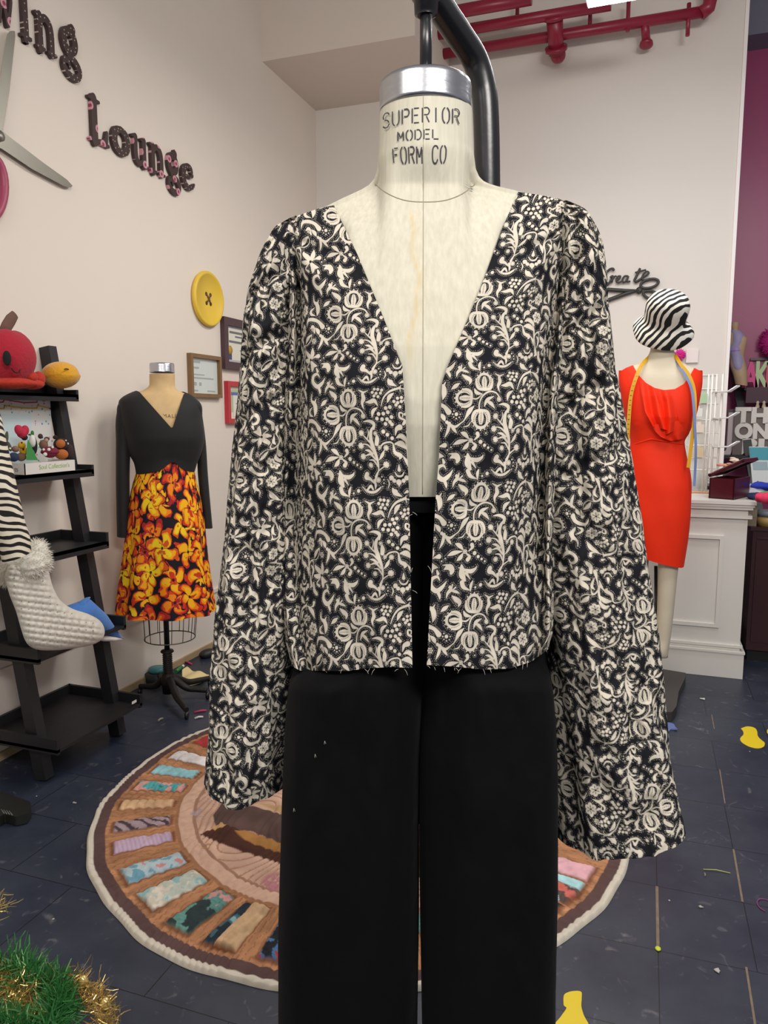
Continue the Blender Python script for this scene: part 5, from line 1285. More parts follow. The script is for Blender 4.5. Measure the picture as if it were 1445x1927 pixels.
# zebra coat on a stand mostly outside the frame
AZ = on_z(-75, 1585); FZ = Fr(AZ)
gs = thing('coat_stand', 'black plastic foot of a garment stand at the left edge of the floor', 'stand', FZ.base)
mb = MB(); e1, e2 = on_z(-75, 1580, .03), on_z(50, 1545, .03); d_ = e2-e1
mb.plate(lambda U, V: s_poly(U, V, [(-90, 1560), (-20, 1515), (5, 1508), (58, 1527), (60, 1541), (52, 1551), (30, 1556), (10, 1550), (-80, 1610)]), (-92, 1506, 62, 1612), 2.5, lambda u, v, h: on_z(u, v)*[1, 1, 0]+[0, 0, .004+.034*h]); mb.build('foot', mat('black_plastic', '1E1F1D', .45), gs)
mb = MB(); 
for k_ in range(4): mb.tube([on_z(2+k_*5, 1523-k_*0+k_*1.0, .0385), on_z(8+k_*5, 1531+k_*1.0, .0385)], .0018, 5)
mb.build('raised_lettering', mat('grey_plastic', '6A6B66', .5), gs)
mb = MB(); mb.tube([FZ.base+[0, 0, .03], FZ.base+[0, 0, 1.35]], .014, 14); mb.build('pole', M_blk, gs)
zc = thing('zebra_coat', 'black and cream zebra print coat sleeve hanging at the left edge', 'coat', FZ.base)
M_zeb = mat_zebra('zebra_cloth', 13, (.3, 0, 0), 'E6DDC8', 4.5, .45)
P = body(FZ, [(-60, 700, -28, 705, .03, .03, .02), (-72, 740, -12, 745, .045, .045, .02), (-66, 780, 2, 785, .055, .055, .03), (-50, 850, 17, 850, .06, .06, .03), (-36, 920, 32, 920, .06, .06, .04), (-20, 980, 46, 975, .06, .06, .04), (-2, 1035, 58, 1020, .058, .058, .04), (4, 1056, 58, 1036, .058, .058, .04)], 90, np.linspace(0, 2*PI, 73),
    radial=lambda v, t: 1+.03*np.sin(5*t+12*v))
mb = MB(); mb.grid(P[:, ::-1]); mb.build('sleeve', M_zeb, zc)
P = body(FZ, [(-150, 690, -28, 690, .06, .06, 0), (-190, 740, -20, 740, .1, .1, 0), (-200, 900, -25, 900, .11, .1, 0), (-205, 1150, -30, 1150, .12, .12, 0)], 40)
MB().grid(P[:, ::-1]).build('coat_body', M_zeb, zc)
# ================================================================== RED DRESS MANNEQUIN
A3 = on_z(1239, 1305); F3 = Fr(A3)
m3 = thing('mannequin', 'cream headless mannequin on a black stand wearing the red dress', 'mannequin', F3.base)
M_mq = mat('cream_mannequin', 'D6CBB4', .6, bump=.05, bscale=60)
P = body(F3, [(1226, 640, 1266, 640, .045, .045, 0), (1224, 656, 1268, 656, .05, .05, 0), (1220, 668, 1271, 668, .052, .052, 0), (1210, 678, 1280, 678, .058, .055, 0), (1195, 687, 1293, 687, .065, .06, 0), (1178, 694, 1308, 694, .07, .065, 0), (1168, 706, 1318, 706, .085, .07, 0), (1169, 730, 1317, 730, .10, .08, 0), (1174, 760, 1311, 760, .115, .09, 0), (1184, 800, 1303, 800, .11, .09, 0), (1190, 832, 1287, 832, .09, .09, 0), (1184, 880, 1296, 880, .1, .1, 0), (1184, 960, 1296, 960, .11, .11, 0), (1192, 1030, 1288, 1030, .09, .09, 0)], 80)
MB().grid(P[:, ::-1]).build('torso', M_mq, m3)
for rows in ([(1240, 1010, 1287, 1010, .075, .075, 0), (1238, 1065, 1277, 1065, .06, .06, 0), (1237, 1110, 1272, 1110, .052, .052, .005), (1236, 1150, 1268, 1150, .052, .056, 0), (1234, 1200, 1262, 1200, .045, .05, 0), (1231, 1233, 1257, 1236, .038, .038, 0), (1231, 1234, 1257, 1237, .036, .036, 0), (1243, 1236, 1245, 1237, .003, .003, 0)],
             [(1190, 1010, 1236, 1010, .075, .075, 0), (1192, 1050, 1222, 1050, .06, .06, -.02), (1196, 1100, 1219, 1100, .05, .05, -.02), (1199, 1150, 1217, 1150, .045, .05, -.03), (1203, 1215, 1216, 1217, .03, .03, -.03), (1207, 1219, 1211, 1219, .01, .01, -.03)]):
    P = body(F3, rows, 50, np.linspace(0, 2*PI, 41)); MB().grid(P[:, ::-1]).build('leg', M_mq, m3)
pb = F3.p(1236, 1275, -.06); MB().tube([(pb[0], pb[1], .04), F3.p(1234, 1065, -.06)], .009, 12).build('pole', M_blk, m3)
pts_b = [(1218, 1262), (1243, 1274), (1290, 1282), (1289, 1290), (1276, 1318), (1272, 1346), (1264, 1358), (1246, 1358), (1236, 1330), (1214, 1312), (1205, 1280)]
MB().plate(lambda U, V: s_poly(U, V, pts_b), (1203, 1260, 1292, 1360), 1.8, lambda u, v, h: on_z(u, v)*[1, 1, 0]+[0, 0, .002+.045*h]).build('stand_foot', mat('charcoal_plastic', '3C3836', .5), m3)
0 and text_mesh('raised_lettering', 'ABEX', mat('grey_plastic', '6A6B66', .5), lambda x, y, h: on_z(1266-y*1.0, 1303-x, .0475), 9, m3, width=26)
# red dress
rd = thing('dress', 'bright orange-red sleeveless knee-length dress with a ruffle front', 'dress', F3.base)
M_red = mat('red_crepe', 'F23008', .65, bump=.25, bscale=6, spec=.3)
NL = ([1150, 1163, 1178, 1191, 1200, 1215, 1232, 1250, 1270, 1287, 1299, 1306, 1314, 1323, 1340], [715, 701, 692, 687, 704, 720, 730, 734, 732, 722, 706, 692, 696, 701, 715])
rws = [(1166, 686, 1322, 688, .062, .07, 0), (1164, 697, 1322, 698, .078, .085, 0), (1164, 715, 1322, 715, .098, .09, 0), (1168, 745, 1318, 745, .12, .095, 0), (1176, 785, 1309, 785, .128, .097, 0), (1184, 815, 1297, 815, .112, .095, 0), (1186, 832, 1288, 832, .104, .095, 0), (1181, 855, 1291, 855, .11, .10, 0), (1177, 885, 1298, 885, .118, .11, 0), (1178, 920, 1302, 920, .122, .115, 0), (1180, 960, 1300, 960, .122, .115, 0), (1186, 1005, 1295, 1010, .115, .11, 0), (1193, 1040, 1287, 1066, .105, .10, 0)]
P = body(F3, rws, 200, np.linspace(0, 2*PI, 181), ex=2.3, top=lambda v, bk: 697 if bk else float(np.interp(v, *NL)), radial=lambda v, t: 1+.012*np.sin(7*t+16*v)*(v > .3))
MB().grid(P[:, ::-1]).build('dress_body', M_red, rd)
def ruffle(E, S, offs, amp, k, ph):
    nv, nu = 50, 60; Ec, Sc = curve(E, nv), curve(S, nv); u = np.linspace(0, 1, nu)[None, :]; v = np.linspace(0, 1, nv)[:, None]
    x = Ec[:, :1]*(1-u)+Sc[:, :1]*u; y = Ec[:, 1:]*(1-u)+Sc[:, 1:]*u
    hw = np.interp(y, [690, 745, 785, 832], [78, 75, 66, 51]); cx_ = np.interp(y, [690, 832], [1243, 1237]); bf = np.interp(y, [686, 715, 745, 785, 832], [.062, .098, .12, .128, .104])
    o_ = bf*np.sqrt(np.clip(1-np.abs((x-cx_)/hw)**2.3, 0, 1))+offs+amp*np.sin(k*u*2*PI+ph+v*2.0)*(.3+.7*v)+.012*v
    return F3.p(x, y, o_)
mb = MB(); mb.grid(ruffle([(1203, 716), (1208, 745), (1214, 775), (1229, 803)], [(1240, 734), (1250, 760), (1258, 785), (1266, 812)], .014, .022, 1.6, .4))
mb.grid(ruffle([(1232, 732), (1240, 755), (1245, 790), (1246, 822)], [(1262, 738), (1270, 765), (1277, 790), (1277, 806)], .020, .022, 1.3, 2.2)); mb.grid(ruffle([(1226, 800), (1233, 812), (1243, 822), (1262, 830)], [(1276, 792), (1284, 802), (1288, 810), (1286, 826)], .016, .012, 1.2, 1)); mb.build('ruffle', M_red, rd)
mb = MB(); xs_ = np.linspace(1189, 1285, 24); mb.tube(F3.p(xs_, np.interp(xs_, [1189, 1225, 1260, 1285], [838, 826, 832, 836]), .108*np.sqrt(np.clip(1-np.abs((xs_-1237)/51)**2.3, .01, 1))), .004, 8); mb.build('waist_seam', M_red, rd)
# hat
hc = F3.p(1247, 618, .02); hax = F3.p(1266, 545)-F3.p(1247, 618); hax[:2] += F3.n2*.155; hax /= np.linalg.norm(hax); q = F3.mpp(1247, 618)
prof = [(48, 6), (54, 8), (55, 13), (53, 20), (48, 28), (42, 34), (38, 39), (37.5, 48), (38.5, 60), (38, 74), (33, 86), (22, 94), (9, 97), (1, 97.5)]
mb = MB(); n_ = 64
axu = hax; u_ = np.cross(axu, F3.n); u_ /= np.linalg.norm(u_); w_ = np.cross(axu, u_); a = np.linspace(0, 2*PI, n_, endpoint=False)
pr = cat_rom(prof, 1, 3)[:, :2]; rings = []
for r_, z_ in pr:
    k_ = 1+(.06*np.sin(3*a+1)+.04*np.sin(5*a))*np.clip((40-z_)/50, 0, 1); dz = 5*np.sin(2*a+.6)*np.clip((30-z_)/40, 0, 1)
    rings.append(hc+axu*((z_-22+dz)*q)[:, None]+(r_*k_*q)[:, None]*(np.cos(a)[:, None]*u_+.85*np.sin(a)[:, None]*w_))
mb.grid(np.array(rings), closed=True)
hat = thing('bucket_hat', 'zebra print bucket hat sitting on the neck of the red dress mannequin', 'hat', hc)
mb.build('hat_shell', mat_zebra('zebra_satin', 12, (.5, .7, 0), 'E9E6DA', 5, .5), hat)
# tape measure
tm = thing('tape_measure', 'yellow and blue tape measure draped round the neck of the red dress mannequin', 'tape measure', F3.p(1243, 682, .08))
def strip(F, px_, py_, of, w, m, nm, par):
    P_ = cat_rom(np.c_[px_, py_], of, 5); mb = MB(); s_ = F.mpp()
    T = np.gradient(P_[:, :2], axis=0); T /= np.linalg.norm(T, axis=1)[:, None]; Nn = np.c_[-T[:, 1], T[:, 0]]
    a = P_[:, :2]+Nn*w/2; b = P_[:, :2]-Nn*w/2
    g = lambda k: np.stack([F.p(a[:, 0], a[:, 1], P_[:, 2]+k), F.p(b[:, 0], b[:, 1], P_[:, 2]+k)], 1)
    mb.grid(g(.0008), False); mb.grid(g(-.0008)[:, ::-1], False); return mb.build(nm, m, par)
M_ty = mat('tape_yellow', 'D9A417', .5); M_tb = mat('tape_blue', '6F86B8', .5)
strip(F3, [1222, 1208, 1196, 1187, 1183, 1180, 1177], [672, 686, 712, 745, 790, 845, 930], [.03, .08, .108, .115, .12, .12, .12], 7, M_ty, 'yellow_side', tm)
strip(F3, [1270, 1281, 1296, 1306, 1307, 1301, 1295], [668, 686, 706, 735, 780, 835, 880], [.03, .08, .105, .115, .125, .12, .12], 7, M_ty, 'yellow_side', tm)
strip(F3, [1271, 1280, 1293, 1302, 1306, 1309, 1308, 1306], [676, 692, 712, 736, 775, 840, 885, 915], [.035, .085, .11, .12, .13, .13, .12, .12], 5, M_tb, 'blue_side', tm)
mb = MB(); rg = np.random.default_rng(8)
for yy_ in range(690, 900, 9):
    xl_ = float(np.interp(yy_, [686, 712, 745, 790, 845, 930], [1208, 1196, 1187, 1183, 1180, 1177])); ol = float(np.interp(yy_, [686, 712, 745, 790, 930], [.082, .110, .117, .122, .122]))
    mb.tube([F3.p(xl_-2, yy_, ol), F3.p(xl_+1.5, yy_, ol)], .0012, 4)
mb.build('tick_mark', mat('dark_ink', '3A3A3E', .6), tm)

# ================================================================== COUNTER
YC = 4.366; XC = .541
M_cw = mat('white_gloss_wood', 'DAD7D0', .45)
zc_ = lambda y, x=1380: float(on_y(x, y, YC)[2])
ct = thing('counter', 'white panelled shop counter with moulded edges behind the red dress', 'counter', (0.0, YC+.3, 0))
XA = -.75; top = .972
MB().bw((XA, YC, .0), (XC-.012, YC+1.12, top-.02)).build('carcass', M_cw, ct)
mb = MB(); mb.bw((XA-.01, YC-.035, top-.018), (XC+.022, YC+1.14, top)); mb.bw((XA-.01, YC-.028, top-.032), (XC+.016, YC+1.13, top-.02)); mb.build('worktop', M_cw, ct)
mb = MB()
for yy_, dp_, hh in ((956, .022, .013), (972, .018, .018)):
    z = zc_(yy_); mb.bw((XA, YC-dp_, z-hh/2), (XC+dp_*.4, YC+1.12, z+hh/2))
mb.build('cornice_moulding', M_cw, ct)
mb = MB(); z1_, z0_ = zc_(1008, 1360), zc_(1180, 1345); xr_ = float(on_y(1362, 1010, YC)[0]); xl_ = -.1
def pframe(mb, x0, x1, z0, z1, w, d):
    mb.bw((x0, YC-d, z1-w), (x1, YC, z1)); mb.bw((x0, YC-d, z0), (x1, YC, z0+w)); mb.bw((x0, YC-d, z0+w), (x0+w, YC, z1-w)); mb.bw((x1-w, YC-d, z0+w), (x1, YC, z1-w))
pframe(mb, xl_, xr_, z0_, z1_, .020, .012); pframe(mb, -.68, -.2, z0_, z1_, .020, .012); mb.build('panel_moulding', M_cw, ct)
mb = MB(); zb1_, zb2 = zc_(1216, 1385), zc_(1228, 1385)
mb.bw((XA, YC-.012, zb1_-.008), (XC, YC+1.12, zb1_+.006)); mb.bw((XA, YC-.022, 0.001), (XC+.008, YC+1.13, zb2)); mb.bw((XA, YC-.028, zb2-.002), (XC+.012, YC+1.13, zb2+.01)); mb.build('plinth', M_cw, ct)
# dark cabinet next to it
cb = thing('cabinet', 'dark mahogany cabinet standing right of the white counter', 'cabinet', (.9, 4.9, 0))
M_mah = mat('mahogany', '35151A', .35, var=.25, vscale=5, stretch=(1, 1, .2))
zt_c = float(on_y(1420, 992, 4.68)[2])
MB().bw((.60, 4.69, .07), (1.5, 5.2, zt_c-.02)).build('carcass', M_mah, cb); MB().bw((.585, 4.675, zt_c-.02), (1.51, 5.2, zt_c)).build('top', M_mah, cb)
MB().bw((.61, 4.71, .0), (1.49, 5.19, .07)).build('kick_plate', mat('black_kick', '0B0B0E', .6), cb)
mb = MB(); z_ = float(on_y(1420, 1012, 4.68)[2]); mb.bw((.62, 4.682, .12), (1.0, 4.692, z_-.02)); mb.bw((.62, 4.680, z_-.006), (1.48, 4.692, z_)); mb.build('door', M_mah, cb)
# things on the cabinet
def crate(name, label, cat, pxl, pxr, pyt, pyb, Y, dep, m, zb=None):
    a = on_y(pxl, pyb, Y); b = on_y(pxr, pyt, Y); zb = a[2] if zb is None else zb
    o = MB().bw((a[0], Y, zb), (b[0], Y+dep, b[2])).build(name, m); tag(o, label, cat); return o
M_kraft = mat_dots('kraft_floral', '8A7C66', '5E4E3C', 30, .3, planar=False)
crate('storage_box', 'small kraft patterned box lying on the mahogany cabinet, lower of two', 'box', 1404, 1424, 974, 991, 4.72, .16, M_kraft, zb=zt_c+.0005)
crate('storage_box', 'small kraft patterned box stacked on top of the lower kraft box', 'box', 1406, 1426, 947, 973, 4.72, .14, M_kraft)
jr = thing('storage_tin', 'tan tin with a grey lid on the mahogany cabinet at the right edge', 'tin', on_y(1448, 990, 4.74)*[1, 1, 0]+[0, 0, zt_c])
c_ = on_y(1449, 990, 4.78); rj = .075
MB().lathe((c_[0], c_[1], zt_c+.0005), [(.02, 0), (rj, .0), (rj, .055), (.02, .055)], 30).build('tin_body', mat('tan_tin', 'B89A5E', .4), jr)
MB().lathe((c_[0], c_[1], zt_c+.056), [(.02, 0), (rj*1.04, .0), (rj*1.04, .03), (.02, .032)], 30).build('lid', mat('grey_lid', '7A8088', .4), jr)
# mahogany box with open lid
FLc, FRc, BRc = on_z(1333, 929, top), on_z(1372, 934, top), on_z(1401, 914, top)
FLc = on_y(1333, 938, 4.45)*[1, 1, 0]+[0, 0, top+.0005]; FRc = FLc; wx = .132; ex_ = np.array([math.cos(-.42), math.sin(-.42), 0]); ey_ = np.array([-ex_[1], ex_[0], 0]); dep = .24; ez = np.array([0, 0, 1.0]); hb = 35*4.5/1410
jb = thing('wooden_box', 'dark red wooden box with an open glass lid on the counter edge', 'box', (FLc+FRc)/2)
M_rose = mat('rosewood_box', '46141E', .3)
def wall(mb, o, a, la, b, lb, c, lc): mb.box(o+a*la/2+b*lb/2+c*lc/2, (la/2, lb/2, lc/2), (a, b, c))
mb = MB(); t_ = .008; O = FLc
wall(mb, O, ex_, wx, ey_, t_, ez, hb); wall(mb, O+ey_*dep, ex_, wx, ey_, t_, ez, hb); wall(mb, O, ex_, t_, ey_, dep, ez, hb); wall(mb, O+ex_*(wx-t_), ex_, t_, ey_, dep, ez, hb); wall(mb, O, ex_, wx, ey_, dep, ez, .006)
mb.build('box_body', M_rose, jb)
H0 = O+ez*(hb+.004)-ex_*.003+ey_*.0; la = R_(27); lx = ex_*math.cos(la)+ez*math.sin(la); lz = np.cross(lx, ey_)
mb = MB(); LL = wx*1.5
for a_, b_, c1, c2 in ((0, 0, LL, .014), (0, dep-.014, LL, .014)): wall(mb, H0+ey_*b_, lx, LL, ey_, .014, lz, .018)
wall(mb, H0, lx, .014, ey_, dep, lz, .018); wall(mb, H0+lx*(LL-.014), lx, .014, ey_, dep, lz, .018); lid = mb.build('lid', M_rose, jb)
mb = MB(); wall(mb, H0+lz*.013, lx, LL, ey_, dep, lz, .006); mb.build('lid_liner', mat('white_liner', 'CFC6BE', .4), lid)
for k_, (u, v, c, lab) in enumerate([(.3, .3, 'C9B6AE', 'pale trinket lying inside the open dark red wooden box'), (.6, .35, '33414A', 'dark trinket lying inside the open dark red wooden box'), (.5, .6, '8C6A66', 'pinkish trinket at the back inside the open wooden box')]):
    p_ = O+ex_*wx*u+ey_*dep*v+ez*(hb*.45); o = MB().ell(p_, (.02, .02, hb*.42)).build('trinket', mat('trinket_'+c, c, .5)); tag(o, lab, 'trinket')
for k_, (x_, y_, c, lab) in enumerate([(1348, 886, 'C98A78', 'coral ribbon bundle on the tilted lid of the wooden box'), (1366, 880, 'D8C6B4', 'cream ribbon bundle on the tilted lid, behind the coral one')]):
    p_ = H0+lx*LL*(.3+.35*k_)+ey_*dep*.4+lz*.032; mb = MB(); rg = np.random.default_rng(k_+30)
    for i in range(9): a0 = rg.uniform(0, 6); mb.ell(p_+rg.normal(size=3)*[.012, .012, .006]+[0, 0, .008], (.016, .012, .006), nu=10, nv=6)
    o = mb.build('ribbon_bundle', mat('ribbon_'+c, c, .6)); tag(o, lab, 'ribbon')
# papers and tools left of the box
rg = np.random.default_rng(12); base = on_z(1316, 921, top); 
pk = thing('paper_stack', 'stack of white papers on the counter between red dress and wooden box', 'papers', base)
for i in range(7):
    a_ = rg.uniform(-.2, .2); x_ = np.array([math.cos(a_), math.sin(a_), 0]); MB().box(base+[rg.uniform(-.008, .008), .10, .024+i*.009], (.055, .075, .003), (x_, np.cross(ez, x_), ez)).build('sheet', mat('white_paper', 'DCDAD4', .7) if i % 3 else mat('blue_grey_sheet', 'A9AEBE', .6), pk)
o = MB().box(base+[0, .09, .0092], (.06, .08, .009)).build('folder', mat('black_folder', '1E1F22', .4)); tag(o, 'black folder lying under the stack of white papers', 'folder')
o = MB().box(on_z(1318, 928, top)+[0, .0, .004], (.05, .02, .003)).build('sample_card', mat('orange_card', 'D8955E', .6)); tag(o, 'pale orange card at the counter edge below the black folder', 'card')
# folded clothes at the right end of the counter
def cloth(label, x_, y_, zz, rx, ry, rz, c, ang=0, seed=0):
    p_ = on_z(x_, y_, top+zz); ax_ = [(math.cos(ang), math.sin(ang), 0), (-math.sin(ang), math.cos(ang), 0), (0, 0, 1)]
    mb = MB(); mb.ell(p_+[0, 0, rz], (rx, ry, rz), ax_, nu=40, nv=22, fn=lambda X, Y, Z: 1+.16*np.sin(5*X+seed)*np.cos(4*Y+seed*2)+.08*np.sin(11*X*Y+seed))
    o = mb.build('folded_garment', mat('cloth_'+c, c, .85, bump=.3, bscale=20)); tag(o, label, 'garment')
cloth('white folded garment on the counter end beside the wooden box', 1405, 932, 0, .10, .07, .022, 'D8D8DC', .2, 1)
cloth('navy folded garment hanging at the counter corner under the white one', 1424, 940, -.0, .05, .05, .018, '232B55', -.4, 2)
cloth('royal blue folded garment at the back of the counter end', 1436, 922, .03, .075, .06, .022, '2438A8', .1, 3)
cloth('white and black crumpled garment behind the wooden box corner', 1412, 920, .03, .07, .05, .014, 'B9BAC4', .5, 4)
cloth('hot pink crumpled fabric at the right edge above the tan tin', 1444, 948, 0, .055, .05, .03, 'D8365E', .3, 5)
cloth('green scrap of fabric between the blue and hot pink ones', 1442, 933, .02, .035, .03, .012, '3FA04A', .6, 6)

# white wire rack with hooks
YR = 4.80; FRk = type('K', (), {'p': staticmethod(lambda x, y, o=0: on_y(x, y, YR-o))})
rk = thing('display_rack', 'white wire display rack with packets and prong hooks on the counter', 'rack', [float(on_y(1320, 895, YR)[0]), YR, top])
M_wh = mat('white_enamel', 'E2E0DA', .4)
for x_ in (1296, 1326, 1333, 1341, 1352):
    a_, b_ = on_y(x_, 704, YR), on_y(x_-3, 890, YR); MB().tube([(b_[0], YR, top+.002), (b_[0]+.003, YR, a_[2])], .006, 8).build('upright', M_wh, rk)
mb = MB()
for y_ in (706, 732, 760, 790, 815, 838, 862, 884):
    for dy in (0, .07): mb.tube([on_y(1290, y_, YR)+[0, dy, 0], on_y(1352, y_, YR)+[0, dy, 0]], .0032, 6)
mb.build('crossbar', M_wh, rk)
glassm, nt_, b_ = newmat('frosted_acrylic'); b_.inputs['Base Color'].default_value = srgb('E6E8E4'); b_.inputs['Alpha'].default_value = .45; b_.inputs['Roughness'].default_value = .25
mb = MB(); a_, b2 = on_y(1290, 890, YR), on_y(1340, 706, YR); mb.bw((a_[0], YR+.075, top+.003), (b2[0], YR+.079, b2[2])); mb.build('acrylic_back', glassm, rk)
for y_ in (737, 786, 840):
    mb = MB()
    for k_ in range(3):
        p0 = on_y(1340, y_+1, YR); p1 = on_y(1374-k_*3, y_, YR); mb.tube([p0+[0, -.01*k_, 0], p1+[0, -.03-.012*k_, 0], p1+[.045, -.04-.015*k_, .032]], .0042, 8)
    mb.build('prong_hook', mat('chrome_white', 'E8E8E8', .25, .3), rk)
for (x_, y_, w_, h_, c, lab) in [(1324, 750, 12, 16, 'A9C4A2', 'green printed packet hanging high on the white wire rack'), (1312, 776, 16, 14, 'D9DAD6', 'clear white packet hanging below the green packet'), (1315, 806, 16, 14, 'D9CDBE', 'beige packet hanging mid-height on the white wire rack'), (1291, 812, 10, 12, 'E0A82A', 'yellow packet on the white wire rack beside the red dress'), (1314, 852, 16, 16, 'C9B894', 'tan packet hanging lowest on the white wire rack')]:
    p_ = on_y(x_, y_, YR-.02); q_ = 4.75/1410; o = MB().box(p_, (w_/2*q_, .006, h_/2*q_)).box(p_+[0, 0, h_/2*q_+.006], (w_/5*q_, .002, .008)).build('packet', mat('packet_'+c, c, .45)); tag(o, lab, 'packet')
# wall sign: Create with scissors
sg = thing('wall_sign', 'dark metal scissors wall sign with the script word Create above it', 'wall sign', on_y(1180, 545, YB))
M_sign = mat('dark_bronze', '3E3C3A', .5, .3)
mb = MB(); K = lambda P_: np.array([on_y(1120+x/7.225, 490+y/7.225, YB-.022) for x, y in P_])
for pts, w in [([(255, 140), (240, 112), (195, 122), (140, 180), (105, 260), (118, 325), (160, 335), (225, 255)], .0075), ([(200, 235), (238, 215), (222, 300)], .0075), ([(222, 285), (255, 225), (290, 212)], .006), ([(288, 275), (330, 245), (340, 215), (305, 222), (288, 275), (310, 303), (372, 280)], .0065),
               ([(448, 215), (400, 215), (370, 262), (385, 298), (425, 270), (450, 215), (432, 285), (478, 285)], .0065), ([(610, 108), (560, 215), (535, 270), (560, 288), (630, 245)], .0085), ([(540, 168), (600, 150), (690, 128)], .006), ([(640, 235), (700, 200), (728, 168), (695, 152), (650, 195), (640, 250), (680, 272), (745, 245)], .0065)]:
    C3 = cat_rom(pts, w, 5); mb.tube(K(C3[:, :2]), C3[:, 2], 8)
wd_ = mb.build('script_word', M_sign, sg)
mb = MB(); mb.tube(K([(20, 385), (160, 395), (400, 410), (600, 412)]), [.012, .013, .012, .008], 8); mb.build('blade', M_sign, sg)
mb = MB(); mb.tube(K([(20, 600), (175, 540), (420, 450), (600, 400)]), [.010, .013, .013, .009], 8); mb.build('blade', M_sign, sg)
a = np.linspace(0, 2*PI, 28)
for c0, rx, ry, an in (((738, 315), 125, 58, -.25), ((760, 470), 110, 52, .25)):
    pts = [(c0[0]+rx*math.cos(t)*math.cos(an)-ry*math.sin(t)*math.sin(an), c0[1]+rx*math.cos(t)*math.sin(an)+ry*math.sin(t)*math.cos(an)) for t in a]
    MB().tube(K(pts), .009, 8, caps=False).build('finger_ring', M_sign, sg)
MB().lathe(on_y(1120+598/7.225, 490+405/7.225, YB-.03), [(.001, 0), (.022, 0), (.022, .016), (.001, .018)], 18, axis=(0, 1, 0)).build('pivot', M_sign, sg)
# pink puff and card pinned on the white wall
p_ = on_y(1279, 668, YB-.04); mb = MB(); rg = np.random.default_rng(3)
for i in range(260):
    d = rg.normal(size=3); d /= np.linalg.norm(d); mb.tube([p_, p_+d*[.042, .03, .045]*rg.uniform(.7, 1)], [.005, .002], 4)
o = mb.build('pompom', mat('hot_pink', 'E0309A', .9)); tag(o, 'hot pink fluffy pompom on the white wall right of the mannequin neck', 'pompom')
a_, b_ = on_y(1290, 683, YB), on_y(1314, 658, YB); o = MB().bw((a_[0], YB-.02, a_[2]), (b_[0], YB-.001, b_[2])).build('wall_switch', mat('pale_switch', 'E6DAD8', .5)); tag(o, 'pale blank switch plate on the white wall beside the pink pompom', 'switch')

# ================================================================== PURPLE CORNER
s2 = thing('ladder_shelf', 'black leaning ladder shelf against the purple wall at the right edge', 'shelf', [float(on_y(1428, 945, 5.8)[0]), 5.8, 0])
pa, pb_ = on_y(1381, 690, YP-.04), on_y(1424, 945, 5.75); dd = (pb_-pa)/(pa[2]-pb_[2]); foot = pb_+dd*(pb_[2]-.01)
for dx in (0, .75): MB().bar(pa+[dx, 0, 0], foot+[dx, 0, 0], .055, .07, up=(0, 1, 0)).build('side_post', M_shelf, s2)
XS = float(on_y(1399, 740, 6.05)[0])
def pshelf(y_, Y0, xl=XS):
    z = float(on_y(1420, y_, Y0)[2]); MB().bw((xl, Y0, z-.02), (xl+.9, YP-.01, z)).build('shelf_board', M_shelf, s2); return z
zA = pshelf(729, 6.0); 
mb = MB(); mb.bw((XS+.01, 5.985, zA-.11), (XS+.9, 6.0, zA-.0)); mb.build('shelf_board', mat('plum_board', '3E1A2E', .5), s2)
zB = pshelf(858, 5.85, float(on_y(1352, 858, 5.85)[0]))
MB().bar(on_y(1412, 676, YP-.03), on_y(1412, 676, YP-.03)+[.6, 0, 0], .02, .02).build('back_rail', mat('grey_rail', '6B5560', .5), s2)
for ch, c, x0, x1, yt, yb, lab in [('A', 'C9407E', 1399, 1421, 681, 727, 'pink block letter A on the top shelf at the right edge'), ('K', 'A9BE8E', 1422, 1439, 680, 727, 'pale green block letter K next to the pink A'), ('E', 'B85060', 1441, 1456, 682, 727, 'reddish block letter E cut off by the right picture edge')]:
    Y_ = 6.08; a_ = on_y((x0+x1)/2, yb, Y_); b_ = on_y((x0+x1)/2, yt, Y_); w_ = (x1-x0)*6.4/1410*1.03
    zz0 = zA+.001; hh = b_[2]-zz0
    cu = {'A': [([(.12, .03), (.5, .9)], .12), ([(.88, .03), (.5, .9)], .12), ([(.25, .3), (.75, .3)], .09)], 'K': [([(.16, .03), (.16, .97)], .15), ([(.25, .45), (.85, .93)], .12), ([(.35, .5), (.88, .06)], .13)], 'E': [([(.18, .03), (.18, .97)], .15), ([(.18, .93), (.9, .93)], .09), ([(.18, .5), (.8, .5)], .09), ([(.18, .07), (.9, .07)], .09)]}[ch]
    o = MB().plate(lambda U, V: np.maximum(np.min([s_stroke(U, V, p, ww, 1) for p, ww in cu], axis=0), np.maximum(-V, V-1)), (-.1, -.05, 1.1, 1.1), .03, lambda u, v, h: (a_[0]-w_/2+u*w_, Y_-.03*h, zz0+max(v, 0)*hh)).build('block_letter', mat('letter_'+c, c, .5)); tag(o, lab, 'letter')
# small torso with lavender dress
FT2 = Fr(on_y(1389, 725, 6.0)[:2], (-.35, -1))
to = thing('torso_figure', 'small tan female torso figure on the shelf edge before the purple wall', 'figurine', [FT2.base[0], FT2.base[1], zA])
M_skn = mat('tan_torso', 'B79A7C', .6)
P = body(FT2, [(1377, 607, 1391, 607, .03, .03, 0), (1376, 615, 1390, 615, .03, .03, 0), (1378, 621, 1389, 621, .025, .025, 0), (1371, 628, 1396, 628, .04, .04, 0), (1368, 638, 1406, 638, .05, .045, 0), (1370, 655, 1403, 655, .055, .05, 0), (1374, 672, 1400, 672, .045, .04, 0), (1375, 690, 1404, 690, .055, .05, 0), (1380, 705, 1406, 705, .055, .05, 0), (1384, 723, 1406, 726, .04, .04, 0)], 50)
MB().grid(P[:, ::-1]).build('torso', M_skn, to)
ld = thing('doll_dress', 'lavender halter dress on the small tan torso figure', 'doll dress', [FT2.base[0], FT2.base[1], zA+.05])
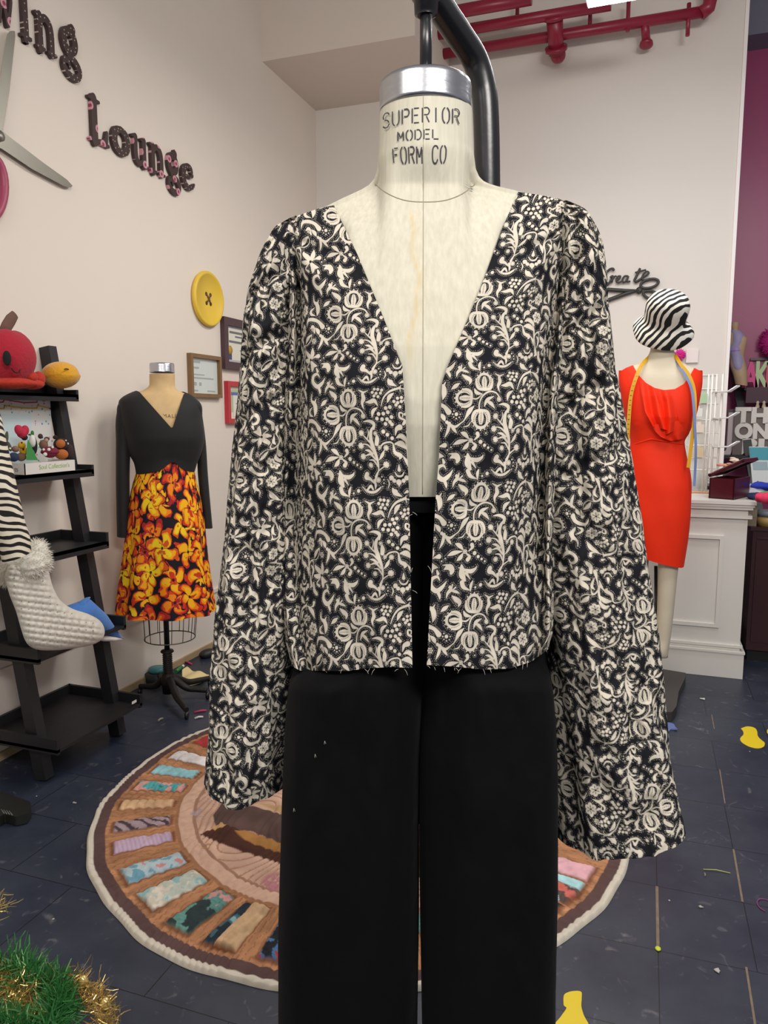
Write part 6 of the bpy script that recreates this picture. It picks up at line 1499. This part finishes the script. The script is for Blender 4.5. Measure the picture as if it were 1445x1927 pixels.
M_lav = mat('lavender_satin', '9C96B8', .6)
P = body(FT2, [(1375, 622, 1393, 622, .036, .034, 0), (1378, 632, 1400, 630, .054, .05, 0), (1377, 645, 1401, 643, .061, .05, 0), (1372, 658, 1398, 656, .06, .052, 0), (1376, 672, 1399, 671, .056, .05, 0), (1379, 690, 1402, 690, .062, .055, 0), (1384, 702, 1401, 700, .05, .05, 0)], 40)
MB().grid(P[:, ::-1]).build('dress_cloth', M_lav, ld)
P = body(FT2, [(1371, 657, 1399, 654, .066, .055, 0), (1372, 662, 1399, 660, .064, .055, 0)], 4); MB().grid(P[:, ::-1]).build('sash', mat('lilac_sash', 'A58CC8', .4), ld)
# sign boards
a_, b_ = on_y(1395, 850, 5.95), on_y(1455, 768, 5.95)
sb = thing('letter_sign', 'white sign board with large cut serif capitals on the right shelf', 'sign', [a_[0]+.1, 5.95, zB])
MB().bw((a_[0]-.06, 5.95, zB+.001), (b_[0]+.12, 5.975, b_[2])).build('sign_board', mat('dark_sign_back', '6E625E', .6), sb)
M_wl = mat('white_letter', 'DCD6CE', .5)
hh = (b_[2]-zB)/3
for i, tx in enumerate(('THE', 'ONE', 'BL')):
    text_mesh('sign_lettering', tx, M_wl, lambda x, y, h, i=i: (a_[0]+.095+x, 5.943-h, zB+hh*(2.5-i)+y), hh*1.3, sb, extrude=.006, offset=.008, width=.30 if i < 2 else .2)
a_, b_ = on_y(1364, 850, 6.0), on_y(1384, 770, 6.0)
o = thing('letter_sign', 'pale pink slim sign with one tall letter left of the shelf post', 'sign', [a_[0], 6.0, zB])
MB().bw((a_[0], 6.0, zB+.001), (b_[0], 6.02, b_[2])).build('sign_board', mat('dark_board', '5A4A4C', .6), o)  # plain dark brown backing board behind the pale letter
text_mesh('sign_lettering', 'J', mat('pink_white_letter', 'D0BFC2', .5), lambda x, y, h: ((a_[0]+b_[0])/2+x, 5.992-h, (zB+b_[2])/2+y), .34, o, extrude=.006, width=.07, offset=.01)
a_, b_ = on_y(1416, 918, 5.78), on_y(1440, 858, 5.78)
bk = thing('booklet', 'white pattern booklet with a teal cover band leaning under the sign board', 'booklet', [a_[0], 5.78, top])
lean = np.array([-.12, .15, 1.0]); lean /= np.linalg.norm(lean); xr = np.array([1.0, .12, 0]); xr /= np.linalg.norm(xr); H_ = .29; W_ = .12
nn = np.cross(xr, lean)
MB().box(a_+xr*W_/2+lean*H_/2, (W_/2, H_/2, .006), (xr, lean, nn)).build('cover', mat('booklet_white', 'D5DAD6', .4), bk)
MB().box(a_+xr*W_/2+lean*(H_-.05)-nn*-.0065, (W_/2, .045, .0008), (xr, lean, nn)).build('teal_band', mat('teal_band', '3E98A8', .4), bk)
MB().box(a_+xr*W_/2+lean*(H_-.135)-nn*-.0065, (W_/2*.8, .03, .0008), (xr, lean, nn)).build('grey_print', mat('blue_grey_print', '9AB0B8', .4), bk)
0 and text_mesh('cover_lettering', 'WHAT', mat('white_felt', 'E0DCD6', .9), lambda x, y, h: a_+xr*(W_/2+x)+lean*(H_-.05+y)+nn*.008, .03, bk, width=.09)
p_ = on_y(1452, 645, YP-.1); mb = MB(); rg = np.random.default_rng(6); mb.ell(p_, (.07, .06, .10))
for i in range(500):
    d = rg.normal(size=3); d /= np.linalg.norm(d); mb.tube([p_+d*[.06, .05, .09], p_+d*[.095, .075, .125]*rg.uniform(.8, 1)], [.005, .002], 4)
o = mb.build('pompom', mat('deep_magenta', 'A0106A', .9)); tag(o, 'deep magenta fluffy pompom on the purple wall at the right edge', 'pompom')
for x_, lab in ((1425, 'small beige figurine on the lower board edge above the sign'), (1437, 'second beige figurine right of the first one above the sign')):
    p_ = on_y(x_, 768, 5.96); o = MB().lathe(p_+[0, 0, .001], [(.012, 0), (.014, .01), (.008, .03), (.012, .04), (.004, .05)], 14).build('figurine', mat('beige_figure', 'B9A68C', .6)); tag(o, lab, 'figurine')

# ================================================================== PIPES AND LIGHT NEAR THE CEILING
pp = thing('sprinkler_pipes', 'dark red painted pipe run under the ceiling along the back wall', 'pipes', [-.6, YB-.2, 3.75])
M_pipe = mat('red_gloss_paint', '8E2038', .35, var=.08, vscale=4)
def pipe(a, b, Y, r, nm='pipe', fl_=True):
    p, q_ = on_y(*a, Y), on_y(*b, Y)
    if fl_: q_[2] = p[2] = (p[2]+q_[2])/2
    return MB().tube([p, q_], r, 20).build(nm, M_pipe, pp)
pipe((812, 103), (1322, 25), YB-.16, .034); pipe((812, 66), (1150, 10), YB-.30, .034); pipe((812, 26), (1000, 2), YB-.42, .040)
MB().tube([on_y(1318, 26, YB-.16), on_y(1333, 14, YB-.16), on_y(1338, -8, YB-.16), on_y(1338, -40, YB-.16)], .042, 18).build('elbow', M_pipe, pp)
mb = MB(); p_, q_ = on_y(1043, 30, YB-.28), on_y(1047, 102, YB-.13); mb.tube([p_, (p_+q_)/2, q_], [.055, .05, .05], 20)
for t_ in (0.02, .85): c_ = p_*(1-t_)+q_*t_; d_ = (q_-p_)/np.linalg.norm(q_-p_); mb.lathe(c_, [(.04, -.012), (.072, -.012), (.072, .012), (.04, .012)], 20, axis=d_)
mb.ell(on_y(1050, 104, YB-.11), .05); mb.build('tee_fitting', M_pipe, pp)
for a_ in range(6):
    pass
mb = MB(); p_, q_ = on_y(1213, 38, YB-.17), on_y(1216, 82, YB-.10); mb.tube([p_, q_], [.024, .028], 14); mb.lathe(q_, [(.02, -.01), (.04, -.006), (.042, .012), (.03, .02), (.01, .024)], 20, axis=(0, -.3, -1)); mb.build('sprinkler_drop', M_pipe, pp)
for x_, y_ in ((973, 18), (1181, 30), (1110, 22), (1294, 38)): 
    c_ = on_y(x_, y_+20, YB-.16); MB().tube([c_+[0, 0, -.03], c_+[0, 0, .16]], .013, 10).build('pipe_hanger', M_pipe, pp)
lp = on_y(1176, -6, 4.5)
cl = thing('ceiling_light', 'glowing white fluorescent ceiling light cut off by the top edge', 'ceiling light', lp)
em, nt_, b_ = newmat('tube_glow'); b_.inputs['Emission Color'].default_value = (.93, .97, 1, 1); b_.inputs['Emission Strength'].default_value = 14; b_.inputs['Base Color'].default_value = (1, 1, 1, 1)
MB().bw(lp+[-.20, -.06, .012], lp+[.20, .06, .05]).build('housing', mat('white_housing', 'D8D8D8', .5), cl)
MB().tube([lp+[-.19, 0, 0], lp+[.19, 0, 0]], .022, 14).build('glowing_tube', em, cl)
MB().bw(lp+[-.01, -.01, .05], (lp[0]+.01, lp[1]+.01, 4.4)).build('suspension_rod', mat('white_housing', 'D8D8D8', .5), cl)

# ================================================================== FLOOR STICKERS, SCRAPS, GARLAND
M_fy = mat('yellow_vinyl', 'E3C81E', .35)
c6 = lambda L: [tuple(p) for p in cat_rom([(1020+x/2.847, 1250+y/2.847) for x, y in L+L[:1]], 1, 4)[:, :2]]
floor_shape('floor_sticker', c6([(1064, 345), (1100, 334), (1138, 342), (1152, 362), (1155, 385), (1172, 405), (1192, 422), (1186, 443), (1155, 452), (1110, 443), (1070, 420), (1061, 398), (1078, 378), (1076, 360)]), M_fy, 'yellow footprint shaped floor sticker right of the mannequin stand', 'floor sticker', .0008)
floor_shape('floor_sticker', c6([(114, 1790), (122, 1768), (160, 1754), (208, 1756), (212, 1790), (210, 1835), (222, 1880), (245, 1960), (60, 1960), (100, 1890), (130, 1845), (116, 1830)]), M_fy, 'yellow footprint shaped floor sticker cut by the bottom edge', 'floor sticker', .0008)
floor_shape('floor_sticker', c6([(1205, 352), (1225, 345), (1260, 360), (1270, 380), (1225, 378), (1206, 370)]), M_fy, 'sliver of a yellow floor sticker cut by the right picture edge', 'floor sticker', .0008)
floor_shape('cloth_scrap', [(1225, 1368), (1250, 1363), (1268, 1366), (1275, 1377), (1262, 1374), (1252, 1386), (1228, 1392)], mat('blue_cloth', '5E6E9E', .8), 'pale blue cloth scrap on the floor under the right printed sleeve', 'cloth', .006, curl=.006)
for i, (x_, y_, l_, w_, c, lab) in enumerate([(1323, 1316, 10, 5, 'C9C8C4', 'white paper chip on the floor in front of the white counter'), (1350, 1828, 12, 8, 'B9B7B0', 'crumpled pale scrap on the floor near the bottom right'), (1318, 1708, 10, 3, 'B9B7B0', 'thin white chip on the floor between two worn seams'), (1326, 1647, 3, 9, '8A8478', 'small tan speck by the yellow-green thread'), (140, 1512, 8, 3, '9A9A98', 'faint white chip on the floor left of the rug')]):
    p_ = on_z(x_, y_); q_ = float((p_-Cv)@Fv)/FPX; o = MB().ell(p_+[0, 0, .003], (l_/2*q_, w_/2*q_*1.6, .003), nu=10, nv=6, fn=lambda X, Y, Z: 1+.3*np.sin(5*X+i)).build('floor_scrap', mat('chip_'+c, c, .7)); tag(o, lab, 'scrap')
p_, q_ = on_z(1323, 1636, .003), on_z(1374, 1643, .003); o = MB().tube([p_, (p_+q_)/2+[0, .004, .002], q_], .0018, 6).build('thread_snippet', mat('lime_thread', 'A8B06A', .7)); tag(o, 'yellow-green thread lying straight on the floor at the right', 'thread')
a = np.linspace(.5, 4.5, 12); c_ = on_z(1440, 1705); o = MB().tube(np.c_[c_[0]+.022*np.cos(a), c_[1]+.03*np.sin(a), np.full(12, .003)], .0015, 6).build('thread_snippet', mat('purple_thread', '8A3A7A', .7)); tag(o, 'curled purple thread on the floor by the right picture edge', 'thread')
p_ = on_z(1238, 1785, .003); o = MB().ell(p_, (.008, .01, .003), nu=10, nv=6).build('floor_scrap', mat('lime_bit', 'C9D43A', .5)); tag(o, 'lime green bit at the near end of the worn floor seam', 'scrap')

# tinsel garland in the near left corner
ga = thing('garland', 'green pine garland wound with gold tinsel in the bottom left corner', 'garland', on_z(60, 1880))
GZ = lambda x, y, h=.09: on_z(x, y, h)
M_gr = mat('pine_green', '2F6E34', .45, var=.35, vscale=40); M_go = mat('gold_tinsel', 'DDC07A', .25, .8); M_sg = mat('light_green_strand', '7AB070', .4)
rg = np.random.default_rng(21)
def brush(mb, path, n, L0, L1, w, jit=.012):
    P_ = np.array([GZ(*p) for p in path]); d = np.r_[0, np.cumsum(np.linalg.norm(np.diff(P_, axis=0), axis=1))]; 
    for i in range(n):
        t = rg.uniform(0, d[-1]); c = np.array([np.interp(t, d, P_[:, k]) for k in range(3)]); j_ = min(np.searchsorted(d, t), len(P_)-1); T = P_[j_]-P_[max(j_-1, 0)]; T = T/(np.linalg.norm(T)+1e-9)
        v = rg.normal(size=3); v -= T*(v@T)*.75; v /= np.linalg.norm(v); c = c+rg.normal(size=3)*jit
        L = rg.uniform(L0, L1); s_ = np.cross(v, rg.normal(size=3)); s_ /= np.linalg.norm(s_); e = c+v*L; e[2] = max(e[2], .004); m_ = (c+e)/2+rg.normal(size=3)*L*.06
        c[2] = max(c[2], .003)
        mb.add([c-s_*w, c+s_*w, m_+s_*w, m_-s_*w, e+s_*w*.5, e-s_*w*.5], [(0, 1, 2, 3), (3, 2, 4, 5)])
for nm, m_, path, n, L0, L1, w in [('pine_needles', M_gr, [(-60, 1850), (-10, 1828), (30, 1822), (60, 1850), (95, 1858), (118, 1872), (108, 1905), (90, 1950)], 2000, .032, .06, .0017), ('pine_needles', M_gr, [(-40, 1930), (10, 1925), (50, 1945)], 700, .03, .05, .0011), ('light_needles', M_sg, [(-20, 1830), (60, 1845), (115, 1870), (100, 1920), (10, 1930)], 300, .035, .062, .0016),
                              ('gold_strands', M_go, [(-30, 1850), (5, 1838), (25, 1865), (42, 1882), (38, 1905), (60, 1920), (85, 1905)], 900, .015, .045, .0009), ('gold_strands', M_go, [(40, 1875), (80, 1872), (90, 1860)], 350, .015, .035, .0009), ('gold_strands', M_go, [(132, 1838), (150, 1855), (172, 1868), (188, 1885), (198, 1902), (195, 1945)], 950, .012, .034, .0009), ('gold_strands', M_go, [(0, 1700), (-8, 1720), (-6, 1690)], 60, .02, .04, .0009)]:
    mb = MB(); brush(mb, path, n, L0, L1, w); o = mb.build(nm, m_, ga); o['kind'] = 'stuff'
mb = MB(); P_ = np.array([GZ(*p) for p in [(-60, 1850), (-10, 1828), (30, 1822), (60, 1850), (95, 1858), (118, 1872), (150, 1855), (172, 1868), (198, 1902), (195, 1945)]]); mb.tube(P_, .003, 6); mb.build('core_wire', mat('wire_green', '1E3A22', .6), ga)
for x_, y_ in ((157, 1848), (199, 1890)):
    mb = MB(); mb.ell(GZ(x_, y_, .10), (.011, .011, .016)); mb.build('bulb', mat('warm_gold_ball', 'F0D890', .12, .6), ga)
